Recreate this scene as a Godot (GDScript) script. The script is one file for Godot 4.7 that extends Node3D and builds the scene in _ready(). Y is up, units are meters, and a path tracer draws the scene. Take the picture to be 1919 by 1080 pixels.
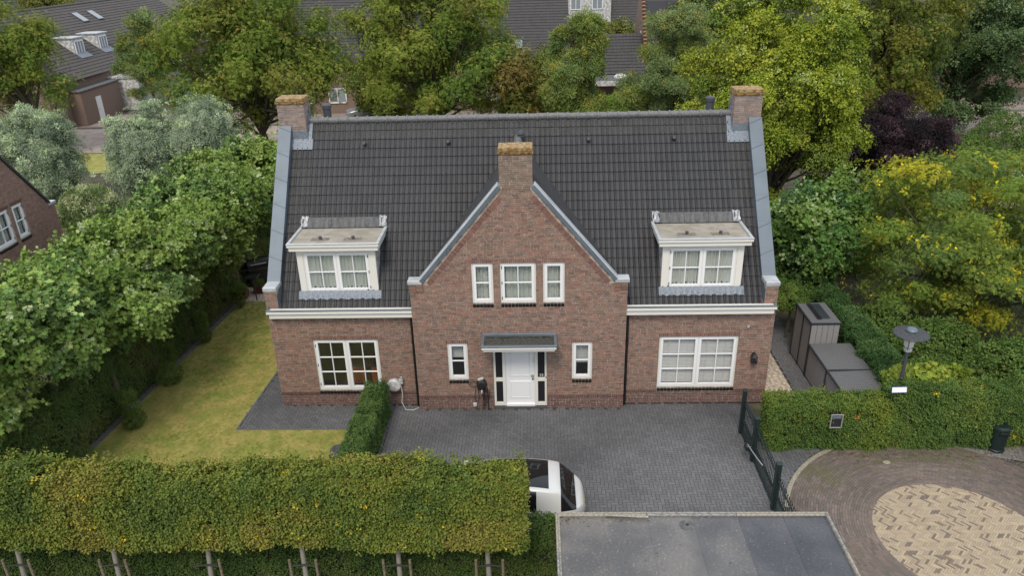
extends Node3D
# A Dutch brick house seen from the air in front of it; y is up, metres; the bay's front face lies in z = 0.

class Acc:
	var v := PackedVector3Array()
	var n := PackedVector3Array()
	var c := PackedColorArray()
	var col := Color(1, 1, 1)
	func tri(a: Vector3, b: Vector3, d: Vector3, out: Vector3):
		var m := (d - a).cross(b - a)
		if m.dot(out) < 0.0:
			var t := b
			b = d
			d = t
			m = -m
		m = m.normalized()
		v.append(a); v.append(b); v.append(d)
		for i in 3:
			n.append(m)
			c.append(col)
	func quad(a: Vector3, b: Vector3, d: Vector3, e: Vector3, out: Vector3):
		tri(a, b, d, out)
		tri(a, d, e, out)
	func trin(a: Vector3, b: Vector3, d: Vector3, na: Vector3, nb: Vector3, nd: Vector3):
		var m := (d - a).cross(b - a)
		if m.dot(na + nb + nd) < 0.0:
			v.append(a); v.append(d); v.append(b)
			n.append(na); n.append(nd); n.append(nb)
		else:
			v.append(a); v.append(b); v.append(d)
			n.append(na); n.append(nb); n.append(nd)
		c.append(col); c.append(col); c.append(col)
	func quadn(a: Vector3, b: Vector3, d: Vector3, e: Vector3, na: Vector3, nb: Vector3, nd: Vector3, ne: Vector3):
		trin(a, b, d, na, nb, nd)
		trin(a, d, e, na, nd, ne)
	func box(x0: float, y0: float, z0: float, x1: float, y1: float, z1: float):
		xbox(Transform3D(Basis.from_scale(Vector3(x1 - x0, y1 - y0, z1 - z0)), Vector3(x0 + x1, y0 + y1, z0 + z1) * 0.5))
	func xbox(t: Transform3D):  # the unit cube about the origin under t
		var p := []
		for i in 8:
			p.append(t * Vector3(-0.5 if i & 1 == 0 else 0.5, -0.5 if i & 2 == 0 else 0.5, -0.5 if i & 4 == 0 else 0.5))
		quad(p[0], p[2], p[6], p[4], p[0] - p[1])
		quad(p[1], p[3], p[7], p[5], p[1] - p[0])
		quad(p[0], p[1], p[5], p[4], p[0] - p[2])
		quad(p[2], p[3], p[7], p[6], p[2] - p[0])
		quad(p[0], p[1], p[3], p[2], p[0] - p[4])
		quad(p[4], p[5], p[7], p[6], p[4] - p[0])
	func bev(x0: float, y0: float, z0: float, x1: float, y1: float, z1: float, b: float):  # a box whose edges are chamfered by b
		bevx(Transform3D(Basis(), Vector3(x0 + x1, y0 + y1, z0 + z1) * 0.5), Vector3(x1 - x0, y1 - y0, z1 - z0) * 0.5, b)
	func bevx(t: Transform3D, h: Vector3, b: float):
		b = minf(b, minf(h.x, minf(h.y, h.z)) * 0.45)
		for ax in 3:
			for s in [-1.0, 1.0]:
				var q := []
				for k in [[-1, -1], [1, -1], [1, 1], [-1, 1]]:
					var w := Vector3()
					w[ax] = s * h[ax]
					w[(ax + 1) % 3] = k[0] * (h[(ax + 1) % 3] - b)
					w[(ax + 2) % 3] = k[1] * (h[(ax + 2) % 3] - b)
					q.append(t * w)
				var o := Vector3()
				o[ax] = s
				quad(q[0], q[1], q[2], q[3], t.basis * o)
		for ax in 3:
			var u := (ax + 1) % 3
			var w2 := (ax + 2) % 3
			for su in [-1.0, 1.0]:
				for sw in [-1.0, 1.0]:
					var q := []
					for k in [[-1, 0], [1, 0], [1, 1], [-1, 1]]:
						var p := Vector3()
						p[ax] = k[0] * (h[ax] - b)
						p[u] = su * (h[u] - (b if k[1] == 1 else 0.0))
						p[w2] = sw * (h[w2] - (b if k[1] == 0 else 0.0))
						q.append(t * p)
					var o := Vector3()
					o[u] = su
					o[w2] = sw
					quad(q[0], q[1], q[2], q[3], t.basis * o)
		for i in 8:
			var s := Vector3(-1 if i & 1 == 0 else 1, -1 if i & 2 == 0 else 1, -1 if i & 4 == 0 else 1)
			var e := h - Vector3(b, b, b)
			tri(t * (s * Vector3(h.x, e.y, e.z)), t * (s * Vector3(e.x, h.y, e.z)), t * (s * Vector3(e.x, e.y, h.z)), t.basis * s)
	func prism(poly: Array, z0: float, z1: float):  # a convex outline in x, y between two z
		var m := Vector2()
		for p in poly:
			m += p
		m /= poly.size()
		for i in poly.size():
			var a: Vector2 = poly[i]
			var b: Vector2 = poly[(i + 1) % poly.size()]
			var o := (a + b) * 0.5 - m
			quad(Vector3(a.x, a.y, z0), Vector3(b.x, b.y, z0), Vector3(b.x, b.y, z1), Vector3(a.x, a.y, z1), Vector3(o.x, o.y, 0))
			if i > 0 and i < poly.size() - 1:
				var f: Vector2 = poly[0]
				tri(Vector3(f.x, f.y, z1), Vector3(a.x, a.y, z1), Vector3(b.x, b.y, z1), Vector3(0, 0, z1 - z0))
				tri(Vector3(f.x, f.y, z0), Vector3(a.x, a.y, z0), Vector3(b.x, b.y, z0), Vector3(0, 0, z0 - z1))
	func prismx(poly: Array, x0: float, x1: float):  # an outline of (z, y) pairs between two x
		var t := Acc.new()
		t.col = col
		t.prism(poly, x0, x1)
		for i in t.v.size():
			var p := t.v[i]
			var m := t.n[i]
			t.v[i] = Vector3(p.z, p.y, p.x)
			t.n[i] = Vector3(m.z, m.y, m.x)
		for i in range(0, t.v.size(), 3):
			v.append(t.v[i]); v.append(t.v[i + 2]); v.append(t.v[i + 1])
			n.append(t.n[i]); n.append(t.n[i + 2]); n.append(t.n[i + 1])
			c.append(col); c.append(col); c.append(col)
	func tube(pts: Array, rad: Array, seg: int = 8):
		var rings := []
		var nrm := []
		var side := Vector3.RIGHT
		for i in pts.size():
			var d: Vector3 = (pts[mini(i + 1, pts.size() - 1)] - pts[maxi(i - 1, 0)]).normalized()
			side = side - d * side.dot(d)
			if side.length() < 0.05:
				side = d.cross(Vector3.FORWARD if absf(d.z) < 0.9 else Vector3.UP)
			side = side.normalized()
			var up := d.cross(side)
			var r := []
			var m := []
			for k in seg:
				var o := side * cos(TAU * k / seg) + up * sin(TAU * k / seg)
				r.append(pts[i] + o * rad[i])
				m.append(o)
			rings.append(r)
			nrm.append(m)
		for i in pts.size() - 1:
			for k in seg:
				var j := (k + 1) % seg
				quadn(rings[i][k], rings[i][j], rings[i + 1][j], rings[i + 1][k], nrm[i][k], nrm[i][j], nrm[i + 1][j], nrm[i + 1][k])
		for e in [0, pts.size() - 1]:
			var o: Vector3 = (pts[0] - pts[1]) if e == 0 else (pts[e] - pts[e - 1])
			for k in range(1, seg - 1):
				tri(rings[e][0], rings[e][k], rings[e][k + 1], o)
	func lathe(prof: Array, seg: int, t: Transform3D):  # (radius, height) pairs turned about y, flat shaded along the outline
		for i in prof.size() - 1:
			var a: Vector2 = prof[i]
			var b: Vector2 = prof[i + 1]
			var dn := Vector2(b.y - a.y, a.x - b.x).normalized()
			for k in seg:
				var q := []
				var m := []
				for w in [[a, k], [a, k + 1], [b, k + 1], [b, k]]:
					var an: float = TAU * w[1] / seg
					q.append(t * Vector3(w[0].x * cos(an), w[0].y, w[0].x * sin(an)))
					m.append((t.basis * Vector3(dn.x * cos(an), dn.y, dn.x * sin(an))).normalized())
				quadn(q[0], q[1], q[2], q[3], m[0], m[1], m[2], m[3])
	func mesh() -> ArrayMesh:
		var a := []
		a.resize(Mesh.ARRAY_MAX)
		a[Mesh.ARRAY_VERTEX] = v
		a[Mesh.ARRAY_NORMAL] = n
		a[Mesh.ARRAY_COLOR] = c
		var m := ArrayMesh.new()
		m.add_surface_from_arrays(Mesh.PRIMITIVE_TRIANGLES, a)
		return m

const CAM := Vector3(0.579, 14.04, 21.158)
var rng := RandomNumberGenerator.new()
var taken := {}
var T := {}
var M := {}
var LEAF := {}

func numbered(parent: Node, called: String) -> String:
	var key := str(parent.get_instance_id()) + called
	var k: int = taken.get(key, 0)
	taken[key] = k + 1
	return called if k == 0 else "%s_%03d" % [called, k]
func hang(o: Node3D, called: String, parent: Node) -> Node3D:
	o.name = numbered(parent, called)
	parent.add_child(o, true)
	return o
func mk(called: String, a: Acc, m: Material, parent: Node = self) -> MeshInstance3D:
	var o := MeshInstance3D.new()
	o.mesh = a.mesh()
	o.material_override = m
	return hang(o, called, parent)
func thing(called: String, label: String, category: String, at := Vector3.ZERO, group := "", turn := 0.0) -> Node3D:
	var o := Node3D.new()
	hang(o, called, self)
	o.position = at
	o.rotation.y = turn
	return tag(o, label, category, group)
func tag(o: Node3D, label: String, category: String, group := "") -> Node3D:
	o.set_meta("label", label)
	o.set_meta("category", category)
	if group != "":
		o.set_meta("group", group)
	return o
func part(called: String, parent: Node) -> Node3D:
	return hang(Node3D.new(), called, parent)
func struct(called: String, a: Acc, m: Material) -> MeshInstance3D:
	var o := mk(called, a, m)
	o.set_meta("kind", "structure")
	o.set_meta("label", {"ground": "dark earth between the gardens and the streets", "lawn": "green lawn with straw yellow patches beside the house", "driveway": "grey block paved driveway in front of the house", "side_path": "pale stone slab path along the house wall", "road": "brown brick paved turning circle", "street": "pinkish brick street behind the gardens", "terrace": "pale stone terrace behind the lawn", "verge": "strip of dry grass beside the street", "gravel": "grey gravel patch at the edge of the turning circle"}.get(called, called.replace("_", " ") + " of the garden"))
	return o
func many(called: String, mesh: Mesh, m: Material, xf: Array, cols: Array, parent: Node, origin := Vector3.ZERO) -> MultiMeshInstance3D:
	var mm := MultiMesh.new()
	mm.transform_format = MultiMesh.TRANSFORM_3D
	mm.use_colors = true
	mm.mesh = mesh
	mm.instance_count = xf.size()
	for i in xf.size():
		var t: Transform3D = xf[i]
		t.origin -= origin
		mm.set_instance_transform(i, t)
		mm.set_instance_color(i, cols[i])
	var o := MultiMeshInstance3D.new()
	o.multimesh = mm
	o.material_override = m
	o.set_meta("kind", "stuff")
	return hang(o, called, parent)
# pieces of one kind: those that show largest become parts of their own, the rest one joined part
func pieces(called: String, rest: String, mesh: Mesh, base: StandardMaterial3D, xf: Array, cols: Array, parent: Node, most: int = 300):
	var order := []
	for i in xf.size():
		var t: Transform3D = xf[i]
		order.append([-(t.basis.x.length() * t.basis.y.length()) / t.origin.distance_squared_to(CAM), i])
	order.sort()
	var tones := {}
	var rx := []
	var rc := []
	for k in order.size():
		var i: int = order[k][1]
		if k >= most:
			rx.append(xf[i])
			rc.append(cols[i])
			continue
		var q: Color = cols[i]
		var key := Color(snappedf(q.r, 0.02), snappedf(q.g, 0.02), snappedf(q.b, 0.02))
		if not tones.has(key):
			var m2: StandardMaterial3D = base.duplicate()
			m2.vertex_color_use_as_albedo = false
			m2.albedo_color = key.clamp(Color(0.004, 0.004, 0.004), Color(1, 1, 1)).linear_to_srgb()
			tones[key] = m2
		var o := MeshInstance3D.new()
		o.mesh = mesh
		o.material_override = tones[key]
		o.transform = xf[i]
		hang(o, called, parent)
	if rx.size() > 0:
		many(rest, mesh, base, rx, rc, parent)
func lin(r: float, g: float, b: float) -> Color:
	return Color(r, g, b).linear_to_srgb()
func noise_tex(freq: float, oct: int, lo: float, hi: float, sd: int, size := 512, gain := 1.0) -> ImageTexture:
	var f := FastNoiseLite.new()
	f.seed = sd
	f.frequency = freq
	f.fractal_octaves = oct
	f.noise_type = FastNoiseLite.TYPE_SIMPLEX_SMOOTH
	var im := f.get_seamless_image(size, size)
	var o := Image.create(size, size, false, Image.FORMAT_RGB8)
	for y in size:
		for x in size:
			var q := clampf((im.get_pixel(x, y).r - 0.5) * gain + 0.5, 0, 1)
			q = lo + (hi - lo) * q
			o.set_pixel(x, y, Color(q, q, q))
	return ImageTexture.create_from_image(o)
# colour a where the noise is low, b where it is high, with specks of a third colour
func two_tone(freq: float, a: Color, b: Color, sd: int, spk := Color(0, 0, 0), amount := 0.0, size := 512, gain := 2.0) -> ImageTexture:
	var f := FastNoiseLite.new()
	f.seed = sd
	f.frequency = freq
	f.fractal_octaves = 5
	f.noise_type = FastNoiseLite.TYPE_SIMPLEX_SMOOTH
	var im := f.get_seamless_image(size, size)
	f.seed = sd + 7
	f.frequency = 0.09
	var im2 := f.get_seamless_image(size, size)
	var o := Image.create(size, size, false, Image.FORMAT_RGB8)
	for y in size:
		for x in size:
			var q := clampf((im.get_pixel(x, y).r - 0.5) * gain + 0.5, 0, 1)
			var fine := im2.get_pixel(x, y).r
			var k := a.lerp(b, q) * (0.82 + 0.36 * fine)
			if amount > 0.0 and fine > 1.0 - amount:
				k = k.lerp(spk, clampf((fine - 1.0 + amount) * 12.0, 0, 1))
			k.a = 1.0
			o.set_pixel(x, y, k.clamp().linear_to_srgb())
	return ImageTexture.create_from_image(o)
func mat(r: float, g: float, b: float, rough := 0.8, tex: Texture2D = null, per := 1.0, metal := 0.0) -> StandardMaterial3D:
	var m := StandardMaterial3D.new()
	m.albedo_color = lin(r, g, b)
	m.roughness = rough
	m.metallic = metal
	m.cull_mode = BaseMaterial3D.CULL_DISABLED
	if tex:
		m.albedo_texture = tex
		m.uv1_triplanar = true
		m.uv1_world_triplanar = true
		m.uv1_scale = Vector3.ONE / per
	return m
func vmat(rough := 0.8, tex: Texture2D = null, per := 1.0) -> StandardMaterial3D:
	var m := mat(1, 1, 1, rough, tex, per)
	m.vertex_color_use_as_albedo = true
	return m
func pick(a: Array) -> Variant:
	return a[rng.randi() % a.size()]
func jit(q: Color, s: float) -> Color:
	var k := 1.0 + rng.randf_range(-s, s)
	return Color(q.r * k * (1.0 + rng.randf_range(-s, s) * 0.3), q.g * k, q.b * k * (1.0 + rng.randf_range(-s, s) * 0.3))

# ---------------------------------------------------------------- foliage
func leaf(a: Acc, at: Vector3, dir: Vector3, up: Vector3, l: float, w: float):
	var s := dir.cross(up).normalized()
	var k := up.normalized() * w * 0.22
	var p0 := at
	var p1 := at + dir * l * 0.45 + s * w * 0.5 + k
	var p2 := at + dir * l
	var p3 := at + dir * l * 0.45 - s * w * 0.5 + k
	a.tri(p0, p1, p2, up)
	a.tri(p0, p2, p3, up)
func lobed(a: Acc, at: Vector3, dir: Vector3, up: Vector3, l: float):
	var s := dir.cross(up).normalized()
	var o := [[0.0, 0.02], [-0.42, 0.18], [-0.3, 0.42], [-0.5, 0.66], [-0.17, 0.68], [0.0, 1.0], [0.17, 0.68], [0.5, 0.66], [0.3, 0.42], [0.42, 0.18]]
	var m := at + dir * l * 0.42
	for i in o.size():
		var p: Array = o[i]
		var q: Array = o[(i + 1) % o.size()]
		a.tri(m, at + (s * p[0] + dir * p[1]) * l + up * l * 0.14 * absf(p[0]) * 2.0, at + (s * q[0] + dir * q[1]) * l + up * l * 0.14 * absf(q[0]) * 2.0, up)
func rdir() -> Vector3:
	var z := rng.randf_range(-1, 1)
	var t := rng.randf() * TAU
	return Vector3(sqrt(1 - z * z) * cos(t), z, sqrt(1 - z * z) * sin(t))
func make_leaves():
	# each clump lies about the origin with +y facing out of the crown, radius about one half
	for kind in ["broad", "small", "lobed", "fine", "spray", "tuft"]:
		var list := []
		for var_i in 3:
			var a := Acc.new()
			var cnt: int = {"broad": 20, "small": 22, "lobed": 9, "fine": 34, "spray": 6, "tuft": 14}[kind]
			for i in cnt:
				var tone := rng.randf_range(0.78, 1.18)
				a.col = Color(tone * rng.randf_range(0.92, 1.1), tone, tone * rng.randf_range(0.85, 1.1))
				var p := rdir() * pow(rng.randf(), 0.45) * Vector3(0.5, 0.34, 0.5)
				var d := (Vector3(p.x, rng.randf_range(-0.35, 0.3), p.z).normalized() + rdir() * 0.7).normalized()
				var u := (Vector3.UP + rdir() * 0.75).normalized()
				match kind:
					"broad": leaf(a, p, d, u, rng.randf_range(0.26, 0.38), 0.22)
					"small": leaf(a, p, d, u, rng.randf_range(0.2, 0.3), 0.19)
					"lobed": lobed(a, p, d, (Vector3.UP + rdir() * 0.55).normalized(), rng.randf_range(0.42, 0.58))
					"fine": leaf(a, p, (d + Vector3.UP * 0.35).normalized(), u, rng.randf_range(0.26, 0.42), 0.085)
					"spray":
						var dd := (d + Vector3.UP * 0.2).normalized()
						var s := dd.cross(u).normalized()
						for k in 7:
							var q := p + dd * (0.07 * k) - Vector3.UP * 0.006 * k * k
							var ll := 0.17 * (1.0 - 0.08 * k)
							leaf(a, q, (s + dd * 0.6).normalized(), u, ll, 0.06)
							leaf(a, q, (-s + dd * 0.6).normalized(), u, ll, 0.06)
					"tuft":
						var q := Vector3(p.x, 0, p.z)
						var d2 := (Vector3.UP + rdir() * 0.6).normalized()
						var s := d2.cross(rdir()).normalized() * 0.02
						a.tri(q - s, q + s, q + d2 * rng.randf_range(0.3, 0.6), rdir())
			list.append(a.mesh())
		LEAF[kind] = list
func facing(out: Vector3, spin: float) -> Basis:
	var y := out.normalized()
	var x := y.cross(Vector3.FORWARD if absf(y.z) < 0.9 else Vector3.RIGHT).normalized()
	return Basis(x, y, x.cross(y)) * Basis(Vector3.UP, spin)
func scatter(called: String, kind: String, xf: Array, cols: Array, parent: Node, origin: Vector3, m: Material):
	# one multimesh for each of the two clump shapes
	for k in 2:
		var x := []
		var q := []
		for i in range(k, xf.size(), 2):
			x.append(xf[i])
			q.append(Color(cols[i].r * 1.5, cols[i].g * 1.54, cols[i].b * 1.6))
		if x.size():
			many(called, LEAF[kind][k], m, x, q, parent, origin)
# s: kind of leaf, n clumps, size, lobes, lobe radius, palette, tip palette, trunk radius, seed, m
func tree(called: String, label: String, base: Vector3, center: Vector3, r: Vector3, s: Dictionary, group := "", category := "tree") -> Node3D:
	rng.seed = s.seed
	var o := thing(called, label, category, base, group)
	var lobes := []
	var tries := 0
	while lobes.size() < s.lobes and tries < 4000:
		tries += 1
		var d := rdir()
		var q := pow(rng.randf(), 0.4) * rng.randf_range(0.72, 0.95)
		var p := center + d * q * r
		var ok := true
		for l in lobes:
			if l[0].distance_to(p) < s.lr * 0.62:
				ok = false
		if ok:
			lobes.append([p, s.lr * rng.randf_range(0.55, 1.3), pick(s.pal), d * q, Vector3(rng.randf_range(0.7, 1.35), rng.randf_range(0.7, 1.25), rng.randf_range(0.7, 1.35))])
	# trunk and limbs
	var a := Acc.new()
	var top := Vector3(center.x, center.y - r.y * 0.25, center.z)
	var tr: float = s.tr
	var fork := base.lerp(top, clampf((center.y - r.y * 0.85 - base.y) / maxf(top.y - base.y, 0.1), 0.2, 0.8))
	var kink := Vector3(rng.randf_range(-1, 1), 0, rng.randf_range(-1, 1)) * tr
	a.tube([Vector3.ZERO, (fork - base) * 0.5 + kink, fork - base, top - base], [tr * 1.25, tr, tr * 0.85, tr * 0.4], 9)
	for i in lobes.size():
		if i % 2 == 0 or lobes.size() < 14:
			var e: Vector3 = lobes[i][0] - base
			var st := (fork - base).lerp(top - base, rng.randf_range(0.0, 0.8))
			var mid := st.lerp(e, 0.5) + Vector3(0, -0.08 * st.distance_to(e), 0) + rdir() * 0.15
			a.tube([st, mid, e], [tr * 0.45, tr * 0.28, tr * 0.08], 5)
	a.col = Color(1, 1, 1)
	mk("trunk", a, s.get("bark", M.bark), o)
	var nz := FastNoiseLite.new()
	nz.seed = s.seed
	nz.frequency = 0.03
	var xf := []
	var cols := []
	var tot := 0.0
	for l in lobes:
		tot += l[1] * l[1]
	for l in lobes:
		var cnt := int(s.n * l[1] * l[1] / tot)
		var ax: Vector3 = s.get("lobe_shape", Vector3(1, 0.85, 1))
		for i in cnt:
			var d := rdir()
			if d.y < -0.25 and rng.randf() < 0.55:
				d.y = -d.y
			var rr: float = l[1] * pow(rng.randf(), 0.4) * (0.72 + 0.75 * absf(nz.get_noise_3d(l[0].x * 7.0 + d.x * 40.0, l[0].y * 7.0 + d.y * 40.0, l[0].z * 7.0 + d.z * 40.0)) * 2.0)
			var p: Vector3 = l[0] + d * ax * l[4] * rr
			if rng.randf() < 0.07:
				p += d * rng.randf() * 0.5 * l[1]
			var out: Vector3 = (d * 0.8 + l[3] * 0.6 + Vector3.UP * 0.45 + rdir() * 0.45)
			var sz: float = s.size * rng.randf_range(0.7, 1.3)
			xf.append(Transform3D(facing(out, rng.randf() * TAU) * Basis.from_scale(Vector3(sz, sz, sz)), p))
			var q: Color = l[2]
			if s.has("tips") and rng.randf() < s.get("tip_share", 0.12) * (1.6 if rr > 0.8 * l[1] and d.y > 0.1 else 0.3):
				q = pick(s.tips)
			cols.append(jit(q, 0.16))
	scatter("crown", s.kind, xf, cols, o, base, M[s.get("m", "leaf")])
	return o
# a clipped hedge between two ground points: core of twigs, leaves over its faces
func hedge(called: String, label: String, a: Vector3, b: Vector3, y0: float, y1: float, wid: float, s: Dictionary, group := "", category := "hedge", holder: Node3D = null) -> Node3D:
	rng.seed = s.seed
	var o := holder if holder else thing(called, label, category, Vector3(a.x, 0, a.z), group)
	var org := o.position
	var d := (b - a)
	d.y = 0
	var l := d.length()
	d = d.normalized()
	var sd := Vector3(-d.z, 0, d.x)
	var core := Acc.new()
	var ins: float = s.get("inset", 0.13)
	core.xbox(Transform3D(Basis(d * (l - 2 * ins), Vector3.UP * (y1 - y0 - 2 * ins), sd * (wid - 2 * ins)), (a + b) * 0.5 + Vector3(0, (y0 + y1) * 0.5 - a.y, 0) - org))
	mk("twigs", core, M.twig, o)
	var f := FastNoiseLite.new()
	f.seed = s.seed
	f.frequency = s.get("patch", 0.35)
	f.fractal_octaves = 3
	var xf := []
	var cols := []
	var faces := [[Vector3.UP, l, wid], [sd, l, y1 - y0], [-sd, l, y1 - y0], [d, wid, y1 - y0], [-d, wid, y1 - y0]]
	if y0 > 0.5:
		faces.append([Vector3.DOWN, l, wid])
	for fi in faces.size():
		var fc: Array = faces[fi]
		if s.has("skip") and fi in s.skip:
			continue
		var cnt := int(fc[1] * fc[2] * s.dens)
		for i in cnt:
			var u: float = rng.randf_range(-0.5, 0.5) * fc[1]
			var w: float = rng.randf_range(-0.5, 0.5) * fc[2]
			var p := (a + b) * 0.5
			p.y = (y0 + y1) * 0.5
			var nn: Vector3 = fc[0]
			if fi == 0 or fi == 5:
				p += d * u + sd * w + nn * (y1 - y0) * 0.5
			elif fi < 3:
				p += d * u + Vector3.UP * w + nn * wid * 0.5
			else:
				p += sd * u + Vector3.UP * w + nn * l * 0.5
			var bump: float = f.get_noise_3d(p.x * 3.0, p.y * 3.0, p.z * 3.0) * s.get("bump", 0.12)
			var deep := rng.randf() * rng.randf() * 0.16
			if fi == 0 and rng.randf() < s.get("shoots", 0.1):
				deep = -rng.randf() * s.get("shoot_len", 0.2)
			p += nn * (bump - deep)
			var q := f.get_noise_3d(p.x, p.y * 1.4, p.z) * 1.6 + rng.randf_range(-0.4, 0.4)
			var pal: Array = s.pal
			var c: Color = pal[clampi(int((q + 0.9) / 1.8 * pal.size()), 0, pal.size() - 1)]
			if s.has("tips") and rng.randf() < s.get("tip_share", 0.02):
				c = pick(s.tips)
			var sz: float = s.size * rng.randf_range(0.75, 1.25)
			xf.append(Transform3D(facing(nn + Vector3.UP * 0.35 + rdir() * 0.5, rng.randf() * TAU) * Basis.from_scale(Vector3(sz, sz, sz)), p))
			cols.append(jit(c, 0.14))
	scatter("foliage", s.kind, xf, cols, o, org, M[s.get("m", "leaf")])
	return o
# a rounded shrub made of one or more balls
func shrub(called: String, label: String, base: Vector3, balls: Array, s: Dictionary, group := "", category := "shrub") -> Node3D:
	rng.seed = s.seed
	var o := thing(called, label, category, base, group)
	var st := Acc.new()
	var tip: Vector3 = balls[balls.size() - 1][0]
	st.tube([Vector3.ZERO, tip * 0.5, tip], [0.05, 0.04, 0.02], 6)
	mk("stem", st, M.bark, o)
	var xf := []
	var cols := []
	for bl in balls:
		var r: Vector3 = bl[1]
		for i in int(bl[2]):
			var d := rdir()
			var p: Vector3 = bl[0] + d * r * (1.0 - 0.45 * rng.randf() * rng.randf())
			if p.y + base.y < 0.03:
				continue
			var sz: float = s.size * rng.randf_range(0.75, 1.25)
			xf.append(Transform3D(facing(d + Vector3.UP * 0.4 + rdir() * 0.4, rng.randf() * TAU) * Basis.from_scale(Vector3(sz, sz, sz)), p))
			cols.append(jit(pick(s.pal) if not (s.has("tips") and d.y > 0.2 and rng.randf() < 0.3) else pick(s.tips), 0.18))
	scatter("foliage", s.kind, xf, cols, o, Vector3.ZERO, M[s.get("m", "leaf")])
	return o

# ---------------------------------------------------------------- masonry
const ROW := 0.064
# bricks over a rectangle whose lower left corner is t.origin; opens: [x0, x1, y0, y1]; lim(y) gives [x0, x1] of a course
func brick_rows(xf: Array, cols: Array, t: Transform3D, w: float, h: float, opens: Array, pal: Array, lim = null, low := []):
	var ny := int(round(h / ROW))
	for r in ny:
		var yc := (r + 0.5) * ROW
		var spans := [[0.0, w]]
		if lim != null:
			var q: Array = lim.call(yc)
			if q[1] - q[0] < 0.05:
				continue
			spans = [q]
		for o in opens:
			if yc > o[2] and yc < o[3]:
				var nx := []
				for s in spans:
					if o[1] <= s[0] or o[0] >= s[1]:
						nx.append(s)
						continue
					if o[0] - s[0] > 0.03:
						nx.append([s[0], o[0]])
					if s[1] - o[1] > 0.03:
						nx.append([o[1], s[1]])
				spans = nx
		for s in spans:
			var x: float = s[0]
			var first := true
			while x < s[1] - 0.02:
				var l := 0.205 if rng.randf() < 0.72 else 0.097
				if first and r % 2 == 0:
					l = pick([0.097, 0.15, 0.05])
				first = false
				if s[1] - x - l < 0.06:
					l = s[1] - x
				var c: Color = jit(pick(pal), 0.13)
				if low.size() and yc < low[0]:
					c = jit(pick(low[1]), 0.15)
				var hh := 0.0515 + rng.randf_range(-0.002, 0.002)
				xf.append(t * Transform3D(Basis.from_scale(Vector3(l - 0.012, hh - 0.001, 0.004 + rng.randf() * 0.004)), Vector3(x + l * 0.5, yc, 0)))
				cols.append(c)
				x += l
func soldiers(xf: Array, cols: Array, t: Transform3D, x0: float, x1: float, y0: float, y1: float, pal: Array, proud := 0.014, pitch := 0.0625):
	var n := int(round((x1 - x0) / pitch))
	for i in n:
		var p := (x1 - x0) / n
		xf.append(t * Transform3D(Basis.from_scale(Vector3(p - 0.012, y1 - y0 - 0.01, proud)), Vector3(x0 + (i + 0.5) * p, (y0 + y1) * 0.5, 0)))
		cols.append(jit(pick(pal), 0.14))
# a wall with openings as upright strips; top(x) gives its height
func wall_core(a: Acc, x0: float, x1: float, breaks: Array, opens: Array, top: Callable, z0: float, z1: float, y0 := 0.0):
	var xs := [x0, x1]
	for b in breaks:
		xs.append(b)
	for o in opens:
		xs.append(o[0])
		xs.append(o[1])
	xs.sort()
	for i in xs.size() - 1:
		var l: float = xs[i]
		var r: float = xs[i + 1]
		if r - l < 0.002 or l < x0 - 0.001 or r > x1 + 0.001:
			continue
		var m := (l + r) * 0.5
		var y := y0
		var ys := []
		for o in opens:
			if m > o[0] and m < o[1]:
				ys.append([o[2], o[3]])
		ys.sort()
		for q in ys:
			if q[0] - y > 0.005:
				a.prism([Vector2(l, y), Vector2(r, y), Vector2(r, q[0]), Vector2(l, q[0])], z0, z1)
			y = q[1]
		a.prism([Vector2(l, y), Vector2(r, y), Vector2(r, top.call(r - 0.0005)), Vector2(l, top.call(l + 0.0005))], z0, z1)
func frame(a: Acc, x0: float, x1: float, y0: float, y1: float, z0: float, z1: float, w: float):
	a.bev(x0, y0, z0, x0 + w, y1, z1, 0.004)
	a.bev(x1 - w, y0, z0, x1, y1, z1, 0.004)
	a.bev(x0 + w, y0, z0, x1 - w, y0 + w, z1, 0.004)
	a.bev(x0 + w, y1 - w, z0, x1 - w, y1, z1, 0.004)
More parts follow.
